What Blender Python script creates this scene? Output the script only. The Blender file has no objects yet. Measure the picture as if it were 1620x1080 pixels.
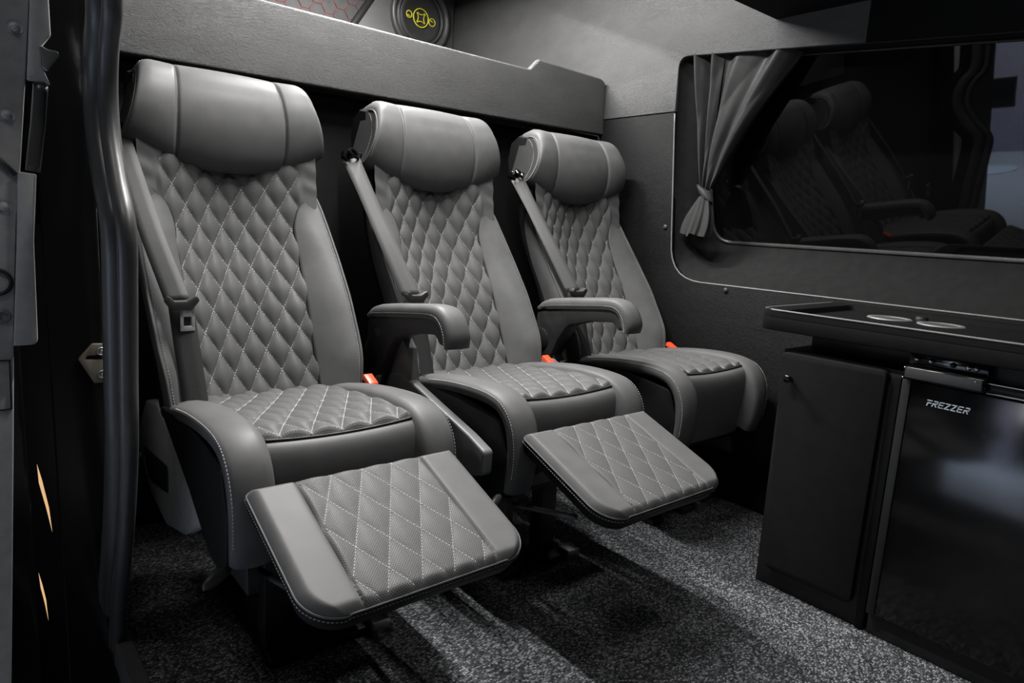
import bpy, bmesh, math, random
import numpy as np
from mathutils import Matrix, Vector
random.seed(7); np.random.seed(7)
S = bpy.context.scene
C = S.collection
PI = math.pi
CAMZ = 0.82

# ------------------------------------------------------------------ camera
cam_d = bpy.data.cameras.new('camera'); cam = bpy.data.objects.new('camera', cam_d); C.objects.link(cam)
Rr = np.array([[0.77141989, -0.63385168, 0.0560661], [-0.06512888, -0.16629511, -0.98392285], [0.63298466, 0.75536613, -0.1695654]])
M = Matrix(((Rr[0][0], -Rr[1][0], -Rr[2][0], 0), (Rr[0][1], -Rr[1][1], -Rr[2][1], 0), (Rr[0][2], -Rr[1][2], -Rr[2][2], CAMZ), (0, 0, 0, 1)))
cam.matrix_world = M
cam_d.sensor_width = 36.0; cam_d.sensor_fit = 'HORIZONTAL'; cam_d.lens = 1060.32 * 36 / 1620
cam_d.clip_start = 0.02; cam_d.clip_end = 100
S.camera = cam

# ------------------------------------------------------------------ world, lights, exposure
w = bpy.data.worlds.new('world'); S.world = w; w.use_nodes = True
w.node_tree.nodes['Background'].inputs[0].default_value = (0.75, 0.85, 1.0, 1)
w.node_tree.nodes['Background'].inputs[1].default_value = 0.006

def area(name, loc, size, power, rot=(0, 0, 0), col=(1, 1, 1), spread=PI):
    l = bpy.data.lights.new(name, 'AREA'); l.shape = 'RECTANGLE'; l.size, l.size_y = size
    l.energy = power; l.color = col; l.spread = spread
    o = bpy.data.objects.new(name, l); C.objects.link(o); o.location = loc; o.rotation_euler = rot
    return o
CEIL = 1.92
LEDS = [(0.78, 0.90, 1.62, 34.0), (1.10, 1.75, 2.35, 58.0), (0.98, 0.20, 0.60, 5.0), (1.52, 1.16, 1.66, 5.0)]
for (lx, y0, y1, pw_) in LEDS:                      # the ceiling LED strips of the van
    area('led_strip_light', (lx, (y0 + y1) / 2, CEIL - 0.022), (0.025, y1 - y0), pw_, col=(1.0, 0.985, 0.97))
# unseen showroom lamps: one over the reflected floor, one added for the door edge
area('unseen_showroom_light', (-4.8, 2.6, 3.3), (2.5, 2.5), 420, col=(0.86, 0.92, 1.0), spread=1.75)
area('unseen_showroom_light', (-0.6, 0.2, 3.2), (0.6, 0.6), 12, col=(1.0, 0.97, 0.95))  # unseen lamp added to brighten the sliding door edge

S.view_settings.view_transform = 'Standard'; S.view_settings.look = 'None'
S.view_settings.gamma = 1.0; S.view_settings.use_curve_mapping = False
S.view_settings.exposure = 0.0

# ------------------------------------------------------------------ materials
class NT:
    def __init__(s, name):
        s.m = bpy.data.materials.new(name); s.m.use_nodes = True
        s.t = s.m.node_tree; s.b = s.t.nodes['Principled BSDF']
    def n(s, typ, **k):
        nd = s.t.nodes.new(typ)
        for a, v in k.items():
            if hasattr(nd, a): setattr(nd, a, v)
            else: nd.inputs[a].default_value = v
        return nd
    def l(s, a, b): s.t.links.new(a, b)
    def val(s, op, a, b=None, clamp=False):
        nd = s.t.nodes.new('ShaderNodeMath'); nd.operation = op; nd.use_clamp = clamp
        for i, q in enumerate((a, b)):
            if q is None: continue
            if isinstance(q, (int, float)): nd.inputs[i].default_value = q
            else: s.l(q, nd.inputs[i])
        return nd.outputs[0]
    def ramp(s, fac, stops):
        r = s.t.nodes.new('ShaderNodeValToRGB'); e = r.color_ramp.elements
        while len(e) < len(stops): e.new(0.5)
        for i, (p, c) in enumerate(stops):
            e[i].position = p; e[i].color = (c, c, c, 1) if isinstance(c, (int, float)) else (*c, 1)
        s.l(fac, r.inputs[0]); return r.outputs[0]
    def bump(s, h, strength, dist=0.001, prev=None):
        b = s.t.nodes.new('ShaderNodeBump'); b.inputs['Strength'].default_value = strength; b.inputs['Distance'].default_value = dist
        s.l(h, b.inputs['Height'])
        if prev is not None: s.l(prev, b.inputs['Normal'])
        return b.outputs[0]

def setp(nt, col, rough, spec=0.5, metal=0.0):
    b = nt.b; b.inputs['Base Color'].default_value = (*col, 1) if not isinstance(col, (int, float)) else (col, col, col, 1)
    b.inputs['Roughness'].default_value = rough; b.inputs['Specular IOR Level'].default_value = spec; b.inputs['Metallic'].default_value = metal

def plain(name, col, rough, spec=0.5, metal=0.0, noise=0.12, nscale=40.0, bump=0.0, bscale=300.0):
    nt = NT(name); setp(nt, col, rough, spec, metal)
    tc = nt.n('ShaderNodeTexCoord')
    nz = nt.n('ShaderNodeTexNoise', Scale=nscale, Detail=3.0); nt.l(tc.outputs['Object'], nz.inputs['Vector'])
    c = (col, col, col) if isinstance(col, (int, float)) else col
    nt.l(nt.ramp(nz.outputs[0], [(0.3, tuple(v * (1 - noise) for v in c)), (0.7, tuple(v * (1 + noise) for v in c))]), nt.b.inputs['Base Color'])
    if bump:
        n2 = nt.n('ShaderNodeTexNoise', Scale=bscale, Detail=2.0); nt.l(tc.outputs['Object'], n2.inputs['Vector'])
        nt.l(nt.bump(n2.outputs[0], bump), nt.b.inputs['Normal'])
    return nt.m

def leather(name, col, rough, grain=900.0, gb=0.12, wr=0.0):
    nt = NT(name); setp(nt, col, rough, 0.14)
    tc = nt.n('ShaderNodeTexCoord')
    v = nt.n('ShaderNodeTexVoronoi', feature='DISTANCE_TO_EDGE', Scale=grain); nt.l(tc.outputs['Object'], v.inputs['Vector'])
    nz = nt.n('ShaderNodeTexNoise', Scale=28.0, Detail=4.0); nt.l(tc.outputs['Object'], nz.inputs['Vector'])
    bp = nt.bump(v.outputs['Distance'], gb, 0.0006)
    if wr: bp = nt.bump(nz.outputs[0], wr, 0.004, bp)
    nt.l(bp, nt.b.inputs['Normal'])
    nt.l(nt.ramp(nz.outputs[0], [(0.3, col * 0.92), (0.7, col * 1.08)]), nt.b.inputs['Base Color'])
    nt.l(nt.ramp(nz.outputs[0], [(0.3, rough - 0.03), (0.7, rough + 0.03)]), nt.b.inputs['Roughness'])
    return nt.m

def perforated(name, col, rough, pitch=0.0031):
    nt = NT(name); setp(nt, col, rough, 0.14)
    uv = nt.n('ShaderNodeUVMap'); uv.uv_map = 'UVMap'
    mp = nt.n('ShaderNodeMapping'); mp.inputs['Scale'].default_value = (1 / pitch, 1 / pitch, 1); mp.inputs['Rotation'].default_value = (0, 0, PI / 4)
    nt.l(uv.outputs[0], mp.inputs[0])
    fr = nt.n('ShaderNodeVectorMath', operation='FRACTION'); nt.l(mp.outputs[0], fr.inputs[0])
    sb = nt.n('ShaderNodeVectorMath', operation='SUBTRACT'); nt.l(fr.outputs[0], sb.inputs[0]); sb.inputs[1].default_value = (0.5, 0.5, 0)
    ln = nt.n('ShaderNodeVectorMath', operation='LENGTH'); nt.l(sb.outputs[0], ln.inputs[0])
    h = nt.ramp(ln.outputs['Value'], [(0.16, 0.0), (0.34, 1.0)])
    nt.l(nt.bump(h, 0.5, 0.0006), nt.b.inputs['Normal'])
    nt.l(nt.ramp(ln.outputs['Value'], [(0.16, col * 0.35), (0.32, col)]), nt.b.inputs['Base Color'])
    return nt.m

def vinyl(name, col, rough, wr=0.5, spec=0.5):
    nt = NT(name); setp(nt, col, rough, spec)
    tc = nt.n('ShaderNodeTexCoord')
    mp = nt.n('ShaderNodeMapping'); mp.inputs['Scale'].default_value = (1, 1, 2.2); nt.l(tc.outputs['Object'], mp.inputs[0])
    n0 = nt.n('ShaderNodeTexNoise', Scale=9.0, Detail=2.0); nt.l(mp.outputs[0], n0.inputs['Vector'])
    mx = nt.n('ShaderNodeVectorMath', operation='MULTIPLY_ADD'); nt.l(n0.outputs['Color'], mx.inputs[0]); mx.inputs[1].default_value = (0.05, 0.05, 0.05); nt.l(mp.outputs[0], mx.inputs[2])
    v = nt.n('ShaderNodeTexNoise', Scale=75.0, Detail=5.0, Roughness=0.66); nt.l(mx.outputs[0], v.inputs['Vector'])
    rg = nt.ramp(v.outputs[0], [(0.42, 0.0), (0.5, 1.0), (0.58, 0.55)])
    nz = nt.n('ShaderNodeTexNoise', Scale=500.0, Detail=2.0); nt.l(tc.outputs['Object'], nz.inputs['Vector'])
    b1 = nt.bump(rg, wr, 0.0008); b2 = nt.bump(nz.outputs[0], 0.1, 0.0006, b1)
    nt.l(b2, nt.b.inputs['Normal'])
    nt.l(nt.ramp(n0.outputs[0], [(0.3, col * 0.9), (0.7, col * 1.1)]), nt.b.inputs['Base Color'])
    return nt.m

def carpet_mat():
    nt = NT('carpet'); setp(nt, 0.05, 0.95, 0.1)
    tc = nt.n('ShaderNodeTexCoord')
    mp = nt.n('ShaderNodeMapping'); mp.inputs['Scale'].default_value = (1.0, 1.5, 1); nt.l(tc.outputs['Object'], mp.inputs[0])
    v = nt.n('ShaderNodeTexVoronoi', Scale=190.0, Randomness=0.55); nt.l(mp.outputs[0], v.inputs['Vector'])
    big = nt.n('ShaderNodeTexNoise', Scale=6.0, Detail=3.0); nt.l(tc.outputs['Object'], big.inputs['Vector'])
    sx = nt.n('ShaderNodeSeparateColor'); nt.l(v.outputs['Color'], sx.inputs[0])
    base = nt.ramp(sx.outputs[0], [(0.0, (0.036, 0.039, 0.041)), (0.55, (0.118, 0.122, 0.129)), (1.0, (0.38, 0.39, 0.41))])
    dk = nt.ramp(v.outputs['Distance'], [(0.25, 1.0), (0.75, 0.25)])
    m1 = nt.n('ShaderNodeMixRGB', blend_type='MULTIPLY'); m1.inputs[0].default_value = 1; nt.l(base, m1.inputs[1]); nt.l(dk, m1.inputs[2])
    m2 = nt.n('ShaderNodeMixRGB', blend_type='MULTIPLY'); m2.inputs[0].default_value = 1; nt.l(m1.outputs[0], m2.inputs[1]); nt.l(nt.ramp(big.outputs[0], [(0.3, 0.75), (0.7, 1.2)]), m2.inputs[2])
    nt.l(m2.outputs[0], nt.b.inputs['Base Color'])
    nt.l(nt.bump(nt.ramp(v.outputs['Distance'], [(0.0, 1.0), (0.8, 0.0)]), 0.9, 0.003), nt.b.inputs['Normal'])
    return nt.m

def webbing(name, col):
    nt = NT(name); setp(nt, col, 0.6, 0.4)
    uv = nt.n('ShaderNodeUVMap'); uv.uv_map = 'UVMap'
    wv = nt.n('ShaderNodeTexWave', Scale=260.0); nt.l(uv.outputs[0], wv.inputs['Vector'])
    nt.l(nt.bump(wv.outputs['Color'], 0.25, 0.0005), nt.b.inputs['Normal'])
    nt.l(nt.ramp(wv.outputs['Color'], [(0, col * 0.85), (1, col * 1.1)]), nt.b.inputs['Base Color'])
    return nt.m

def hexfabric():
    nt = NT('hexagon_fabric'); setp(nt, 0.05, 0.7)
    tc = nt.n('ShaderNodeTexCoord')
    return nt, tc

MAT = {}
MAT['leather'] = leather('leather', 0.108, 0.46)
MAT['leather_side'] = leather('leather_side', 0.012, 0.5)
MAT['leather_mid'] = leather('leather_mid', 0.035, 0.5)
MAT['light_plastic'] = plain('light_grey_plastic', (0.3, 0.31, 0.3), 0.4, 0.5, bump=0.1, bscale=800)
MAT['perf'] = perforated('perforated_leather', 0.112, 0.48)
MAT['stitch'] = plain('stitch_thread', 0.5, 0.7, 0.2)
MAT['stitch_dark'] = plain('grey_thread', 0.3, 0.7, 0.2)
MAT['black'] = plain('black_plastic', 0.012, 0.5, 0.4, bump=0.15)
MAT['gloss'] = plain('gloss_black', 0.004, 0.12, 0.5)
MAT['paint'] = plain('black_body_paint', 0.006, 0.16, 0.5)
MAT['grey_plastic'] = plain('grey_plastic', (0.13, 0.135, 0.135), 0.42, 0.5, bump=0.1, bscale=800)
MAT['dark_plastic'] = plain('dark_grey_plastic', 0.035, 0.45, 0.5, bump=0.1, bscale=800)
MAT['frame'] = plain('black_steel', 0.02, 0.42, 0.5)
MAT['bar'] = plain('grey_steel', 0.16, 0.4, 0.5, metal=0.6)
MAT['chrome'] = plain('chrome', 0.75, 0.16, 0.5, metal=1.0, noise=0.03)
MAT['steel'] = plain('brushed_steel', 0.6, 0.3, 0.5, metal=1.0, noise=0.05)
MAT['blade'] = plain('satin_steel', 0.5, 0.4, 0.6, metal=0.25)
MAT['steel_ring'] = plain('satin_chrome', 0.8, 0.38, 0.5, metal=0.9, noise=0.03)
MAT['edge_highlight'] = plain('grey_highlight', 0.16, 0.45, 0.4)  # paler grey that stands in for highlights along edges
MAT['belt'] = webbing('belt_webbing', 0.08)
MAT['belt_dark'] = webbing('dark_webbing', 0.03)
MAT['red'] = plain('red_plastic', (0.9, 0.09, 0.03), 0.35, 0.5, noise=0.04)
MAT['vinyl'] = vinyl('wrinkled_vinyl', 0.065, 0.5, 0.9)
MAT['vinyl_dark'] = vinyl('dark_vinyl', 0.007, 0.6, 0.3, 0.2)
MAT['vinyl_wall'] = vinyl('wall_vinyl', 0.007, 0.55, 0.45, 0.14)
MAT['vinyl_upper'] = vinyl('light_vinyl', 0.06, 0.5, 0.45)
MAT['felt'] = plain('black_felt', 0.017, 0.95, 0.1, bump=0.4, bscale=700)
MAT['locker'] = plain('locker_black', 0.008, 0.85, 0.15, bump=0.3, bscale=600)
MAT['door_plastic'] = plain('door_grey_plastic', 0.36, 0.45, 0.5, bump=0.15, bscale=600)
MAT['carpet'] = carpet_mat()
MAT['curtain'] = leather('curtain_satin', 0.042, 0.36, 2500.0, 0.1)
MAT['rubber'] = plain('rubber_seal', 0.05, 0.38, 0.5)
MAT['laminate'] = plain('charcoal_laminate', 0.008, 0.5, 0.10, bump=0.3, bscale=900)
MAT['doorpanel'] = plain('charcoal_panel', 0.010, 0.75, 0.12, bump=0.4, bscale=700)
MAT['yellow'] = plain('yellow_print', (0.55, 0.5, 0.02), 0.5)
MAT['white'] = plain('white_print', (0.62, 0.68, 0.75), 0.5)
MAT['gold'] = plain('zinc_plate', (0.16, 0.145, 0.115), 0.5, 0.4, metal=0.3)
MAT['cone'] = plain('speaker_cone', 0.02, 0.55, 0.4)
MAT['mesh_red'] = plain('red_thread', (0.16, 0.02, 0.02), 0.7)
MAT['hexfab'] = plain('grey_fabric', 0.055, 0.75, 0.3, bump=0.4, bscale=500)
MAT['cloth'] = plain('grey_cloth', 0.3, 0.85, 0.2, bump=0.2, bscale=500)
MAT['showfloor'] = plain('showroom_floor', (0.50, 0.56, 0.66), 0.3, 0.5, nscale=1.2)
MAT['showwall'] = plain('showroom_wall', (0.03, 0.03, 0.032), 0.7)
MAT['blue_metal'] = plain('blue_grey_metal', (0.62, 0.74, 0.92), 0.4)
MAT['poster'] = plain('poster_white', (0.5, 0.5, 0.6), 0.5)
def glassmat():
    nt = NT('tinted_glass'); setp(nt, 0.003, 0.02, 0.3); nt.b.inputs['IOR'].default_value = 1.5
    tc = nt.n('ShaderNodeTexCoord'); nz = nt.n('ShaderNodeTexNoise', Scale=2.0); nt.l(tc.outputs['Object'], nz.inputs['Vector'])
    nt.l(nt.ramp(nz.outputs[0], [(0.3, 0.002), (0.7, 0.004)]), nt.b.inputs['Base Color'])
    return nt.m
MAT['glass'] = glassmat()
def emit(name, col, st):
    nt = NT(name); setp(nt, 0.8, 0.5); nt.b.inputs['Emission Color'].default_value = (*col, 1); nt.b.inputs['Emission Strength'].default_value = st
    tc = nt.n('ShaderNodeTexCoord'); nz = nt.n('ShaderNodeTexNoise', Scale=3.0); nt.l(tc.outputs['Object'], nz.inputs['Vector'])
    nt.l(nt.ramp(nz.outputs[0], [(0, 0.75), (1, 0.85)]), nt.b.inputs['Base Color'])
    return nt.m
MAT['led'] = emit('led_diffuser', (1, 0.985, 0.97), 8.0)
MAT['warm'] = emit('warm_tube', (1.0, 0.62, 0.3), 0.8)
MAT['lightbox'] = emit('lightbox_white', (0.95, 0.97, 1.0), 9.0)

# ------------------------------------------------------------------ mesh helpers
def mesh(name, VF, mat, smooth=True, uv=None, sharp=None):
    V, F = VF
    me = bpy.data.meshes.new(name)
    me.from_pydata([tuple(map(float, v)) for v in V], [], [tuple(int(i) for i in f) for f in F])
    me.materials.append(MAT[mat])
    if smooth:
        me.polygons.foreach_set('use_smooth', [True] * len(me.polygons))
    if uv is not None:
        ul = me.uv_layers.new(name='UVMap')
        idx = np.zeros(len(me.loops), dtype=np.int32); me.loops.foreach_get('vertex_index', idx)
        ul.data.foreach_set('uv', np.asarray(uv, dtype=np.float32)[idx].ravel())
    me.validate(); me.update()
    if smooth and sharp is not None:
        try: me.set_sharp_from_angle(angle=math.radians(sharp))
        except Exception: pass
    return me

def add(name, me, parent=None, loc=(0, 0, 0)):
    o = bpy.data.objects.new(name, me); C.objects.link(o); o.location = loc
    if parent is not None: o.parent = parent
    return o

def tag(o, label=None, cat=None, group=None, kind=None):
    if label: o['label'] = label
    if cat: o['category'] = cat
    if group: o['group'] = group
    if kind: o['kind'] = kind
    return o

def empty(name, loc, label, cat, group=None, kind=None):
    o = bpy.data.objects.new(name, None); C.objects.link(o); o.location = loc; o.empty_display_size = 0.1
    return tag(o, label, cat, group, kind)

def sub(VF, org):
    V, F = VF
    return (np.asarray(V, float) - np.asarray(org, float), F)

def join(parts):
    Vs, Fs, n = [], [], 0
    for V, F in parts:
        V = np.asarray(V, float).reshape(-1, 3); Vs.append(V)
        Fs += [tuple(i + n for i in f) for f in F]; n += len(V)
    return (np.concatenate(Vs), Fs)

def gridf(nu, nv, wrap=False):
    F = []
    for i in range(nu - 1 if not wrap else nu):
        a = i * nv; b = ((i + 1) % nu) * nv
        for j in range(nv - 1): F.append((a + j, b + j, b + j + 1, a + j + 1))
    return F

def loft(secs, closed=True, cap=True, flip=False):
    n = len(secs[0]); V = np.concatenate([np.asarray(s, float) for s in secs]); F = []
    for i in range(len(secs) - 1):
        for j in range(n if closed else n - 1):
            k = (j + 1) % n; F.append((i * n + j, i * n + k, (i + 1) * n + k, (i + 1) * n + j))
    if closed and cap:
        F.append(tuple(range(n - 1, -1, -1))); b = (len(secs) - 1) * n; F.append(tuple(range(b, b + n)))
    if flip: F = [f[::-1] for f in F]
    return (V, F)

def cat(pts, n):
    """Catmull-Rom through pts, n samples (even in arc length)"""
    P = np.asarray(pts, float); P = np.vstack([2 * P[0] - P[1], P, 2 * P[-1] - P[-2]])
    out = []
    for i in range(1, len(P) - 2):
        for t in np.linspace(0, 1, 24, endpoint=False):
            a, b, c, d = P[i - 1], P[i], P[i + 1], P[i + 2]
            out.append(0.5 * ((2 * b) + (-a + c) * t + (2 * a - 5 * b + 4 * c - d) * t * t + (-a + 3 * b - 3 * c + d) * t ** 3))
    out.append(P[-2]); out = np.array(out)
    return resample(out, n)

def resample(P, n):
    P = np.asarray(P, float); L = np.concatenate([[0], np.cumsum(np.linalg.norm(np.diff(P, axis=0), axis=1))])
    t = np.linspace(0, L[-1], n)
    return np.stack([np.interp(t, L, P[:, k]) for k in range(P.shape[1])], 1)

def frames(P, up):
    P = np.asarray(P, float); T = np.gradient(P, axis=0); T /= np.linalg.norm(T, axis=1)[:, None] + 1e-12
    up = np.asarray(up, float); up = np.broadcast_to(up, P.shape)
    Sd = np.cross(T, up); Sd /= np.linalg.norm(Sd, axis=1)[:, None] + 1e-12
    U = np.cross(Sd, T)
    return T, Sd, U

def tube(P, r, n=8, up=(0, 0, 1), sx=1.0, closed=False):
    P = np.asarray(P, float); T, Sd, U = frames(P, up); r = np.broadcast_to(r, (len(P),))
    secs = [[P[i] + r[i] * (math.cos(a) * Sd[i] * sx + math.sin(a) * U[i]) for a in np.linspace(0, 2 * PI, n, endpoint=False)] for i in range(len(P))]
    return loft(secs)

def sweep(P, sec, up=(0, 0, 1), cap=True):
    """sec: 2D closed outline (side, up)"""
    P = np.asarray(P, float); T, Sd, U = frames(P, up)
    return loft([[P[i] + a * Sd[i] + b * U[i] for a, b in sec] for i in range(len(P))], cap=cap)

def ribbon(A, B, th, nrm):
    """closed strap between edge curves A and B"""
    A = np.asarray(A, float); B = np.asarray(B, float); nrm = np.broadcast_to(np.asarray(nrm, float), A.shape)
    secs = [[A[i], A[i] * .67 + B[i] * .33 + nrm[i] * 0.0006, A[i] * .33 + B[i] * .67 + nrm[i] * 0.0006, B[i], B[i] - nrm[i] * th, A[i] - nrm[i] * th] for i in range(len(A))]
    VF = loft(secs)
    uv = []
    for i in range(len(A)):
        for q in (0, .33, .67, 1, 1, 0): uv.append((q * 0.047, i * 0.01))
    return VF, uv

def bm_out(bm):
    bm.verts.ensure_lookup_table(); V = np.array([v.co[:] for v in bm.verts]); F = [tuple(v.index for v in f.verts) for f in bm.faces]
    bm.free(); return (V, F)

def rbox(x0, x1, y0, y1, z0, z1, bev=0.003, seg=2):
    bm = bmesh.new(); bmesh.ops.create_cube(bm, size=1)
    for v in bm.verts: v.co = Vector((x0 if v.co.x < 0 else x1, y0 if v.co.y < 0 else y1, z0 if v.co.z < 0 else z1))
    if bev: bmesh.ops.bevel(bm, geom=bm.edges[:], offset=bev, segments=seg, profile=0.5, affect='EDGES')
    bm.verts.index_update(); return bm_out(bm)

def prism(out, axis, a0, a1, bev=0.0, seg=2):
    """extrude a 2D outline along axis ('x': (y,z), 'y': (x,z), 'z': (x,y))"""
    def p3(q, a): return {'x': (a, q[0], q[1]), 'y': (q[0], a, q[1]), 'z': (q[0], q[1], a)}[axis]
    bm = bmesh.new()
    lo = [bm.verts.new(p3(q, a0)) for q in out]; hi = [bm.verts.new(p3(q, a1)) for q in out]
    n = len(out); f0 = bm.faces.new(lo[::-1]); f1 = bm.faces.new(hi)
    for i in range(n): bm.faces.new((lo[i], lo[(i + 1) % n], hi[(i + 1) % n], hi[i]))
    bmesh.ops.recalc_face_normals(bm, faces=bm.faces)
    if bev:
        ed = list(set(e for e in list(f0.edges) + list(f1.edges)))
        bmesh.ops.bevel(bm, geom=ed, offset=bev, segments=seg, profile=0.5, affect='EDGES')
    bmesh.ops.triangulate(bm, faces=[f for f in bm.faces if len(f.verts) > 4])
    bm.verts.index_update(); return bm_out(bm)

def rpoly(corners, seg=8):
    """rounded polygon: (a, b, r)"""
    out = []; n = len(corners)
    for i in range(n):
        p = np.array(corners[i][:2], float); r = corners[i][2] if len(corners[i]) > 2 else 0
        a = np.array(corners[i - 1][:2], float) - p; b = np.array(corners[(i + 1) % n][:2], float) - p
        la, lb = np.linalg.norm(a), np.linalg.norm(b); a /= la; b /= lb
        if r <= 0:
            out += [p] * 1; continue
        ang = math.acos(max(-1, min(1, a @ b))); d = min(r / math.tan(ang / 2), la * .49, lb * .49)
        p0, p1 = p + a * d, p + b * d
        for t in np.linspace(0, 1, seg + 1):
            out.append((1 - t) ** 2 * p0 + 2 * t * (1 - t) * p + t * t * p1)
    return np.array(out)

def disc(c, ax, r, h, n=24, bev=0.0):
    """short cylinder from c along ax"""
    c = np.array(c, float); ax = np.array(ax, float); ax /= np.linalg.norm(ax)
    t = np.array([0, 0, 1.0]) if abs(ax[2]) < .9 else np.array([1.0, 0, 0])
    u = np.cross(ax, t); u /= np.linalg.norm(u); v = np.cross(ax, u)
    ring = lambda rr, hh: [c + ax * hh + rr * (math.cos(a) * u + math.sin(a) * v) for a in np.linspace(0, 2 * PI, n, endpoint=False)]
    return loft([ring(r, 0), ring(r, h - bev), ring(r - bev * .3, h - bev * .3), ring(r - bev, h)] if bev else [ring(r, 0), ring(r, h)])

def lathe(c, ax, prof, n=32, cap=True):
    c = np.array(c, float); ax = np.array(ax, float); ax /= np.linalg.norm(ax)
    t = np.array([0, 0, 1.0]) if abs(ax[2]) < .9 else np.array([1.0, 0, 0])
    u = np.cross(ax, t); u /= np.linalg.norm(u); v = np.cross(ax, u)
    return loft([[c + ax * h + r * (math.cos(a) * u + math.sin(a) * v) for a in np.linspace(0, 2 * PI, n, endpoint=False)] for r, h in prof], cap=cap)

def ring(c, ax, R, r, n=40, m=8):
    c = np.array(c, float); ax = np.array(ax, float); ax /= np.linalg.norm(ax)
    t = np.array([0, 0, 1.0]) if abs(ax[2]) < .9 else np.array([1.0, 0, 0])
    u = np.cross(ax, t); u /= np.linalg.norm(u); v = np.cross(ax, u)
    V, F = [], []
    for i in range(n):
        a = 2 * PI * i / n; d = math.cos(a) * u + math.sin(a) * v
        for j in range(m):
            b = 2 * PI * j / m; V.append(c + d * (R + r * math.cos(b)) + ax * r * math.sin(b))
    for i in range(n):
        for j in range(m):
            F.append((i * m + j, ((i + 1) % n) * m + j, ((i + 1) % n) * m + (j + 1) % m, i * m + (j + 1) % m))
    return (np.array(V), F)

def dashes(P, nrm, L=0.0042, G=0.0018, wd=0.0010, h=0.0007):
    """row of thread stitches along polyline P"""
    P = np.asarray(P, float)
    if len(P) < 2: return []
    cl = np.concatenate([[0], np.cumsum(np.linalg.norm(np.diff(P, axis=0), axis=1))]); tot = cl[-1]
    N = np.broadcast_to(np.asarray(nrm, float), P.shape)
    at = lambda s: np.array([np.interp(s, cl, P[:, k]) for k in range(3)])
    an = lambda s: np.array([np.interp(s, cl, N[:, k]) for k in range(3)])
    out = []; s = G / 2
    while s + L <= tot:
        a, b = at(s), at(s + L); t = b - a; t /= np.linalg.norm(t) + 1e-12
        nn = an(s + L / 2); nn = nn - (nn @ t) * t; nn /= np.linalg.norm(nn) + 1e-12; sd = np.cross(t, nn) * wd / 2
        lo, hi = nn * -0.0003, nn * h; m = (a + b) / 2
        V = [a - sd + lo, a + sd + lo, b + sd + lo, b - sd + lo, m - sd + hi - t * L * .3, m + sd + hi - t * L * .3, m + sd + hi + t * L * .3, m - sd + hi + t * L * .3]
        out.append((np.array(V), [(4, 5, 6, 7), (0, 1, 5, 4), (1, 2, 6, 5), (2, 3, 7, 6), (3, 0, 4, 7)]))
        s += L + G
    return out

# ================================================================== THE VAN BODY (setting)
XR = 1.84           # inner face of the side wall
def struct(name, VF, mat, label, cat_, smooth=False, sharp=None, parent=None):
    o = add(name, mesh(name, VF, mat, smooth, sharp=sharp), parent)
    if parent is None: tag(o, label, cat_, kind='structure')
    return o

struct('floor', rbox(0.215, 1.99, -1.6, 2.80, -0.03, 0.0, 0), 'carpet', 'grey loop pile carpet covering the van floor', 'floor')
struct('trim_1', rbox(0.185, 0.2149, -1.6, 1.9, -0.05, 0.004, 0.003), 'bar', 'narrow metal sill strip along the carpet edge by the door opening', 'trim')
struct('ceiling', rbox(0.15, 2.06, -1.62, 2.84, CEIL, CEIL + 0.03, 0), 'vinyl_dark', 'black van ceiling above the seats', 'ceiling')
struct('wall_front', rbox(0.15, 2.06, -1.64, -1.602, -0.5, CEIL, 0), 'vinyl_dark', 'black partition at the front end of the van cabin', 'wall')

# ---- side wall: vinyl panels around the window
wr = empty('wall_right', (XR, 1.4, 0), 'black vinyl covered side wall of the van with window cut-out', 'wall', kind='structure')
og = (XR, 1.4, 0)
arcBL = rpoly([(1.412, 1.2), (1.400, 0.675, 0.13), (0, 0.675)], 12)[1:-1]
low = [(2.745, 0.0), (2.745, 1.214), (1.438, 1.214)] + [tuple(p) for p in arcBL] + [(-1.6, 0.675), (-1.6, 0.0)]
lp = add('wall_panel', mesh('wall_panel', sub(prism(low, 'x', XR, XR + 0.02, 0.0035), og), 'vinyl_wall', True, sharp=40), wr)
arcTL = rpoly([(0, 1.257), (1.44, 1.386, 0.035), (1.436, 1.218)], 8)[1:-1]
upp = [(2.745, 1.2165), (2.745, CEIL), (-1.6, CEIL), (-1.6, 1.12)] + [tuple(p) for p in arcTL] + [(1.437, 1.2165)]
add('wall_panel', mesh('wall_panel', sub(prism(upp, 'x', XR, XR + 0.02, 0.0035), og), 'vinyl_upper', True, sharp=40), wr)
add('outer_skin', mesh('outer_skin', sub(rbox(2.03, 2.05, -1.62, 2.84, -0.5, CEIL, 0), og), 'black', False), wr)
edg = np.array([(XR + .0015, a, b) for a, b in [(1.438, 1.21)] + [tuple(p) for p in arcBL] + [(-1.6, .675)]])
add('panel_edge_highlight', mesh('panel_edge_highlight', sub(tube(resample(edg, 120), .0026, 7, up=(1, 0, 0)), og), 'edge_highlight'), wr)  # pale bead added to draw the highlight on the cut-out edge
for (sy, sz) in ((1.432, 0.845), (1.178, 0.6605)):
    s_ = add('panel_screw', mesh('panel_screw', sub(lathe((XR + 0.001, sy, sz), (-1, 0, 0), [(0.0085, 0), (0.0085, 0.002), (0.007, 0.005), (0.004, 0.0065), (0.0005, 0.007)], 16), og), 'dark_plastic'), wr)

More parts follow.
